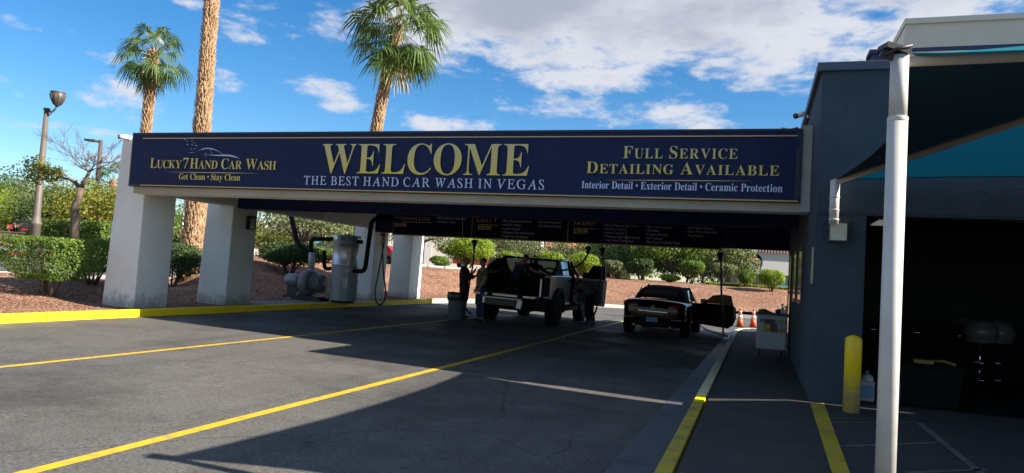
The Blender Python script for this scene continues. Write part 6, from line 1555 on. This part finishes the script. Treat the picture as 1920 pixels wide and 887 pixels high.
# apartment block and parked cars far left
def beige_block():
    c = left_pt(32, 125); x, y, z = c
    t = thing('apartment_building', 'beige stucco building behind the trees at the left edge', 'building', c, rad(40))
    P = lambda n, mb, m_, par=None: part(par or t, n, mb, m_, world=False)
    m = MB(); m.box(-4, 5, 0, 9, -1.5, 5.6); P('wall', m, pbr('beige_stucco', (.46, .36, .24), .9, var=.06, vscale=.6))
    m = MB(); m.box(-4.1, 5.1, -.1, 9.1, 5.6, 6.0); P('roof', m, pbr('brown_roof', (.18, .13, .11), .9))
    for zx in (-2.6, 1.2):
        for zz in (.6, 3.9):
            f = MB(); f.box(zx-.08, zx+1.58, -.05, .0, zz-.08, zz+1.48); w = P('window', f, WHITEP); g_ = MB(); g_.box(zx, zx+1.5, -.07, -.052, zz, zz+1.4); P('pane', g_, GLASSD, w)
beige_block()
def far_car(name, label, c, rz, col, tall=1.45, L_=4.4, cat='car', group='cars parked across the side street', jeep=False):
    t = thing(name, label, cat, c, rz, group); P = lambda n, mb, m_, par=None, bev=0: part(par or t, n, mb, m_, world=False, bev=bev)
    pm = pbr('paint_%s' % '_'.join('%d' % (v*1000) for v in col), col, .25, coat=.7)
    m = MB()
    if jeep: m.prism([(0, .45), (0, 1.1), (1.5, 1.15), (L_, 1.1), (L_, .5)], -.85, .85, 'x')
    else: m.prism([(0, .35), (.0, .75), (.15, .9), (1.0, .95), (3.0, .95), (L_-.3, .8), (L_, .65), (L_, .35)], -.87, .87, 'x')
    P('body', m, pm, bev=.08)
    m = MB()
    if jeep: m.prism([(.05, 1.1), (.1, tall), (2.2, tall), (2.5, 1.1)], -.75, .75, 'x')
    else: m.prism([(.5, .93), (1.1, tall), (2.4, tall), (3.3, .93)], -.72, .72, 'x')
    cb = P('cabin', m, pm, bev=.07)
    g_ = MB()
    for sx in (-1, 1): g_.box(min(sx*.70, sx*.765), max(sx*.70, sx*.765), 1.1 if not jeep else .4, 2.3, 1.02 if not jeep else 1.2, tall-.1)
    g_.quad((-.62, .62 if not jeep else .03, 1.02 if not jeep else 1.2), (.62, .62 if not jeep else .03, 1.02 if not jeep else 1.2), (.58, 1.02 if not jeep else .06, tall-.08), (-.58, 1.02 if not jeep else .06, tall-.08)); P('window', g_, GLASSD, cb)
    for sx in (-1, 1):
        for yy in (.85, L_-.85):
            w = MB(); w.lathe([(.2, -.1), (.33, -.09), (.33, .09), (.2, .1)], (sx*.80, yy, .33), 18, axis='x'); wo = P('wheel', w, BLACK)
            w = MB(); w.lathe([(.02, 0), (.2, 0)], (sx*.90, yy, .33), 14, axis='x'); P('rim', w, GREYM, wo)
        l = MB(); l.box(min(sx*.5, sx*.82), max(sx*.5, sx*.82), -.03, .02, .70, .85); P('tail_light', l, pbr('red_tail', (.45, .02, .02), .3))
    return t
def cpos(px, s, lift=0): c = left_pt(px, s); return (c[0], c[1], c[2])
far_car('parked_car', 'red sedan parked far left behind the red kerb', cpos(12, 100), rad(-30), (.30, .012, .02))
far_car('parked_car', 'black off-road vehicle parked just left of the bell lamp post', cpos(48, 94), rad(60), (.012, .013, .016), 1.8, 4.1, jeep=True)
far_car('parked_car', 'dark sedan parked between the red car and the black off-road vehicle', cpos(30, 104), rad(40), (.03, .035, .05))
far_car('parked_car', 'dark grey car with a pale wheel parked right of the bell lamp post', cpos(84, 92), rad(50), (.03, .03, .035), 1.6)

# ------------------------------------------------------------------ behind the far bank
PLZ = lambda px, y: gp(px, y)
FB = 'bushes along the top of the far bank'
def fb(label, px, pt, w_px, y, lm, n, seed, size=.11, nm='round_bush', stem=.1, lobes=9, pb=None):
    c = gp(px, y); k = (at(px+1, 500, y)-at(px, 500, y)).length
    h = top_h(px, pt, y)
    if pb is not None:
        pass
    return bush(nm, label, c, w_px*k/2, max(.8, w_px*k/2*.85), h, lm, n, size, seed, stem, 0, FB, lobes=lobes)
fb('large fresh green bush behind the two standing men', 878, 440, 116, 39.5, L3, 15000, 41, .11, pb=510)
fb('small low green bush between the large one and the pickup cab', 955, 470, 62, 42, L3, 6000, 42, .11)
fb('rounded lime bush showing above the left half of the pickup roof', 1032, 470, 60, 44, L3, 6500, 43, .11)
fb('rounded lime bush above the right roof edge of the pickup', 1090, 471, 66, 43, L3, 8000, 44, .11)
fb('clipped low yellow green topiary by the pale tree', 825, 479, 36, 36.5, L1, 4500, 45, .08, 'clipped_bush', .02)
fb('grey green bush right of the hanging hoses on a bare stem', 1149, 486, 40, 47, L4, 4500, 46, .11, stem=.3)
fb('dark rounded bush above the convertible left rear corner', 1202, 483, 60, 46, L2, 7000, 47, .11)
fb('sunlit bush with brown lower twigs behind the convertible roof', 1298, 486, 52, 45.5, L1, 7000, 48, .10, stem=.3)
fb('thin greyish bush behind the raised convertible door', 1357, 490, 58, 46, L4, 5000, 49, .09, stem=.22)
fb('compact green bush left of the rightmost one', 1400, 503, 36, 46, L1, 5000, 50, .09, stem=.05)
fb('tall feathery lime bush at the right end by the navy wall', 1448, 502, 54, 44.6, L3, 8000, 51, .08, stem=.08)
fb('low lime shrub mound above the convertible trunk', 1257, 514, 44, 45.6, L3, 4500, 52, .09, 'low_shrub', .0)
fb('small dry shrub on the gravel left of the convertible', 1166, 542, 14, 40.8, L4, 700, 53, .07, 'dry_shrub', .0)
gr = MB()
def lawn():
    pts = []
    rg = np.random.default_rng(3); n = 9000
    P_, N_ = [], []
    for i in range(n):
        px = rg.uniform(1325, 1500); y = rg.uniform(46.5, 50); p = at(px, 500, y)
        P_.append((p.x, y, gz(p.x, y)+rg.uniform(.02, .12))); N_.append((0, -.6, .8))
    o = leaf_obj('lawn_grass', np.array(P_), np.array(N_), .16, leaf_mat('lawn_leaf', (.10, .18, .015), (.24, .34, .03), .4), None, 4); o['kind'] = 'stuff'; return o
lawn()
# a pale low concrete wall at the bank top, on the left
def low_wall():
    a, b = gp(735, 33.5), gp(955, 38.5); A, B = Vector(a), Vector(b); d = (B-A); d.z = 0; d.normalize(); n = Vector((-d.y, d.x, 0)); m = MB(); k = 7
    for i in range(k):
        p = A.lerp(B, i/k+.003); q = A.lerp(B, (i+1)/k-.003)
        zt = 1.62-.02*i
        m.hexa([(p.x, p.y, .8), (q.x, q.y, .8), (q.x+n.x*.3, q.y+n.y*.3, .8), (p.x+n.x*.3, p.y+n.y*.3, .8)], [(p.x, p.y, zt), (q.x, q.y, zt), (q.x+n.x*.3, q.y+n.y*.3, zt), (p.x+n.x*.3, p.y+n.y*.3, zt)])
    solo('low_wall', m, pbr('grey_block', (.30, .31, .32), .85, var=.08, bump=.2), 'low pale concrete wall along the top of the gravel bank behind the men', 'wall', bev=.02)
low_wall()
FT = 'trees behind the far bank'
def ft(label, px, pt, y, cr, lm, n, seed, lo=.25, size=.20, nm='leafy_tree', **k):
    c = gp(px, y); return tree(nm, label, c, top_h(px, pt, y), cr, lm, n, size, seed, trunk_r=.14, crown_lo=lo, group=FT, **k)
ft('airy olive tree with a pale trunk right of the fourth pillar', 778, 405, 37, 2.0, L4, 3200, 61, .42, .13, nm='olive_tree')
ft('pale olive tree framed by the second and third pillars', 560, 385, 33, 2.6, L4, 7500, 62, .30, .14, nm='olive_tree')
ft('feathery tree with light leaves behind the vacuum drum', 630, 395, 36, 2.5, L4, 6500, 63, .32, .15, nm='olive_tree')
ft('bright yellow leaved tree just right of the second pillar', 508, 428, 38, 2.0, L5, 6500, 64, .12, .14)
ft('tree with greyish drooping leaves behind the pylon sign', 915, 428, 62, 3.2, L4, 6000, 65, .25, .22)
ft('pale willowy tree in front of the cream shop wall', 1020, 445, 56, 2.6, L4, 4500, 66, .25, .18)
ft('dark pine like tree left in the row behind the convertible', 1160, 440, 60, 3.2, L2, 7500, 67, .25)
ft('dark tree with thick leaves second in the row behind the convertible', 1205, 436, 56, 3.2, L2, 8000, 68, .22)
ft('bright green leafy tree in the middle of the row behind the convertible', 1262, 430, 54, 3.0, L6, 8500, 69, .2)
ft('shaded tree between the leafy one and the pale one at the right', 1318, 440, 60, 3.2, L2, 7500, 70, .22)
ft('pale silvery tree at the right end of the row before the white shop', 1368, 445, 55, 2.3, L4, 8500, 71, .22)
ft('small green tree low behind the hanging hoses', 1150, 455, 72, 4.2, L6, 6500, 72, .2, .26)
ft('dark backdrop tree far behind the right bushes', 1290, 450, 80, 5.0, L2, 8000, 73, .1, .3)
ft('far green tree behind the silvery one', 1400, 455, 75, 4.0, L6, 6000, 74, .15, .28)
# shops beyond
def shop(label, c, rz, w, d, h, wall, par=None, roof=None, extra=None, name='shop_building'):
    t = thing(name, label, 'building', c, rz); P = lambda n, mb, m_, p=None: part(p or t, n, mb, m_, world=False)
    m = MB(); m.box(-w/2, w/2, 0, d, -2, h); P('wall', m, wall)
    if roof: 
        m = MB(); m.prism([(-.7, h-.1), (d*.5, h+1.5), (d+.5, h-.1)], -w/2-.5, w/2+.5, 'x'); P('roof', m, roof)
    if extra: extra(P, w, d, h)
    return t
RTILE = pbr('red_roof_tile', (.40, .13, .08), .85, var=.3, vscale=3, bump=.6, bscale=8)
CRW = pbr('cream_shop_wall', (.55, .45, .30), .9, var=.05, vscale=.5)
GRW = pbr('pale_grey_wall', (.44, .42, .38), .9, var=.04, vscale=.5)
WHW = pbr('white_fascia', (.40, .40, .40), .8)
def ex_red(P, w, d, h):
    m = MB()
    for i in range(5): m.box(-w*.30+i*w*.125, -w*.30+i*w*.125+w*.085, -.06, -.005, h-1.05, h-.55)
    P('sign_letters', m, pbr('orange_letters', (.45, .12, .04), .5))
    m = MB()
    for i in range(4): m.box(-w/2+.3+i*(w-.9)/3, -w/2+.75+i*(w-.9)/3, -2.2, -1.75, -1, h-1.4)
    P('column', m, CRW); m = MB(); m.box(-w/2, w/2, -2.3, 0, h-1.4, h-1.1); P('porch_beam', m, CRW)
    m = MB(); m.box(-w*.4, w*.4, -.05, -.004, .2, h-1.8); P('shop_window', m, GLASSD)
c = gp(1105, 78); shop('cream shop with a red tiled roof and orange sign letters', (c[0], c[1], c[2]), rad(14), 9, 8, top_h(1105, 462, 78)-.2, CRW, None, RTILE, ex_red)
c = gp(1030, 96); shop('plain cream building behind the willowy tree', (c[0], c[1], c[2]), rad(10), 15, 8, top_h(1030, 440, 96), CRW)
def ex_g(P, w, d, h):
    m = MB(); m.box(-w*.02, w*.02, -.12, -.004, -1, h+.4); P('downpipe', m, WHW)
    m = MB(); m.box(-w/2-.1, w/2+.1, -.1, d, h, h+.3); P('parapet', m, WHW)
c = gp(800, 66); shop('long pale grey building behind the parked maroon car', (c[0], c[1], c[2]), rad(24), 17, 8, top_h(800, 425, 66), GRW, None, None, ex_g)
c = gp(640, 70); 
def ex_b(P, w, d, h):
    m = MB(); m.box(-w*.45, w*.45, -.05, -.004, h-2.2, h-.9); P('window_band', m, pbr('teal_glass', (.06, .22, .28), .1))
shop('pale building with a teal window band behind the vacuum drum', (c[0], c[1], c[2]), rad(33), 20, 8, top_h(640, 425, 70), pbr('pale_wall', (.5, .47, .42), .9), None, None, ex_b)
def ex_w(P, w, d, h):
    m = MB(); m.box(-w/2+.0, w/2, -.35, -.003, h-1.75, h); P('fascia', m, WHW)
    m = MB()
    for i in range(26): m.box(-w/2+i*w/26, -w/2+(i+.62)*w/26, -.6, -.1, h, h+.9)
    P('roof_tiles', m, pbr('brown_tile', (.26, .17, .14), .85))
    m = MB(); m.box(-w/2+.1, w/2-1.3, -.02, .02, .1, h-1.75); P('shop_window', m, GLASSD)
    m = MB(); m.box(-w*.10, w*.12, -.05, -.021, h-3.0, h-2.0); P('poster', m, pbr('blue_poster', (.08, .25, .42), .5))
    m = MB(); lx, lz = -w*.335, h-.85; m.lathe([(.001, 0), (.80, 0)], (lx, -.37, lz), 30, axis='y'); b = P('round_badge', m, pbr('badge_white', (.7, .7, .7), .5))
    m = MB(); m.lathe([(.62, 0), (.78, 0)], (lx, -.385, lz), 30, axis='y'); P('badge_ring', m, pbr('badge_navy', (.03, .05, .14), .5), b)
    m = MB()
    for k in (-1, 1):
        m.add([(lx+k*.10, -.39, lz+.42), (lx+k*.28, -.39, lz+.42), (lx+k*.46, -.39, lz-.15), (lx+k*.26, -.39, lz-.15)], [(0, 1, 2, 3)])
    m.box(lx-.22, lx+.22, -.392, -.388, lz+.05, lz+.28); P('badge_mark', m, pbr('badge_red', (.60, .05, .05), .5), b)
    m = MB(); m.ell((lx, -.39, lz-.35), .26, .01, .2, 12); P('badge_spot', m, pbr('badge_blue', (.15, .35, .65), .5), b)
    m = MB(); m.box(w/2-1.2, w/2, -.1, .0, -1, h-1.75); P('end_wall', m, pbr('tan_wall', (.48, .33, .18), .9))
c = gp(1458, 62); shop('white fronted shop with a round red and blue badge at the far right', (c[0], c[1], c[2]), rad(14), 6.2, 8, top_h(1462, 478, 62)+.1, CRW, None, None, ex_w)
def pylon():
    y = 64; c = gp(985, y); k = (at(986, 470, y)-at(985, 470, y)).length
    t = thing('pylon_sign', 'white and grey roadside pylon sign with coloured panels above the pickup cab', 'sign', c)
    x, z = c[0], c[2]; a = at(985, 450, y).z
    m = MB(); m.box(x-17*k, x-4*k, y, y+1.0, z, a+.2); part(t, 'pillar', m, pbr('grey_pylon', (.34, .37, .41), .7)); m = MB(); m.box(x+13*k, x+26*k, y, y+1.0, z, a+.4); part(t, 'side_pillar', m, WHW)
    m = MB(); m.box(x-4*k, x+13*k, y+.1, y+.8, z+.5, a+.1); part(t, 'sign_box', m, WHW)
    m = MB(); cs = [(.50, .44, .08), (.10, .30, .16), (.45, .24, .06), (.08, .25, .26)]
    for i, (u0, u1, v0, v1, ci) in enumerate(((-3, 5, 12, 18, 0), (5, 12, 12, 17, 2), (-3, 6, 6, 11, 1), (6, 12, 6, 11, 0), (-3, 12, 3.5, 5.5, 3))):
        zz = at(985, 480, y).z; m.quad((x+u0*k, y+.095-.001*i, zz+(v0-4)*k), (x+u1*k, y+.095-.001*i, zz+(v0-4)*k), (x+u1*k, y+.095-.001*i, zz+(v1-4)*k), (x+u0*k, y+.095-.001*i, zz+(v1-4)*k), ci)
    part(t, 'sign_panel', m, [pbr('panel_%d' % i, c_, .5) for i, c_ in enumerate(cs)])
pylon()
c = gp(846, 52); far_car('parked_car', 'maroon car parked behind the clipped topiary', (c[0], c[1], c[2]+.06), rad(-60), (.16, .012, .02), group=None)
c = gp(757, 50); far_car('parked_car', 'red car half hidden by the fourth pillar', (c[0], c[1], c[2]+.02), rad(75), (.40, .015, .02), group=None)
def street_sign():
    c = left_pt(342, 30); c = gp(341, 26); y = 26; t = thing('street_sign', 'small white notice sign on a thin post beside the thick palm trunk', 'sign', c)
    p = at(346, 382, y); m = MB(); m.tube([(p.x, y, c[2]), (p.x, y, p.z+.2)], .03, 8); part(t, 'post', m, GREYM); m = MB(); m.box(p.x-.03, p.x+.30, y-.04, y-.032, p.z-.2, p.z+.2); part(t, 'panel', m, WHITEP)
street_sign()
# loose stones in the bed nearest the camera
def stones():
    rg = np.random.default_rng(9); m = MB()
    for i in range(2600):
        x = -11.55-rg.random()**1.5*8; y = rg.uniform(7, 17); 
        if x > -12.9 and 11.3 < y < 12.4: continue
        z = gz(x, y); r = rg.uniform(.010, .024); a = rg.uniform(0, 6.28); v = []
        for k in range(5): v.append((x+r*math.cos(a+k*1.256)*rg.uniform(.7, 1.2), y+r*math.sin(a+k*1.256)*rg.uniform(.7, 1.2), z-.005))
        v.append((x+rg.uniform(-.3, .3)*r, y, z+r*rg.uniform(.35, .7))); m.add(v, [(0, 1, 5), (1, 2, 5), (2, 3, 5), (3, 4, 5), (4, 0, 5)])
    o = part(None, 'loose_stones', m, pbr('stone', (.33, .19, .14), .95, var=.4, vscale=9)); o['kind'] = 'stuff'
stones()
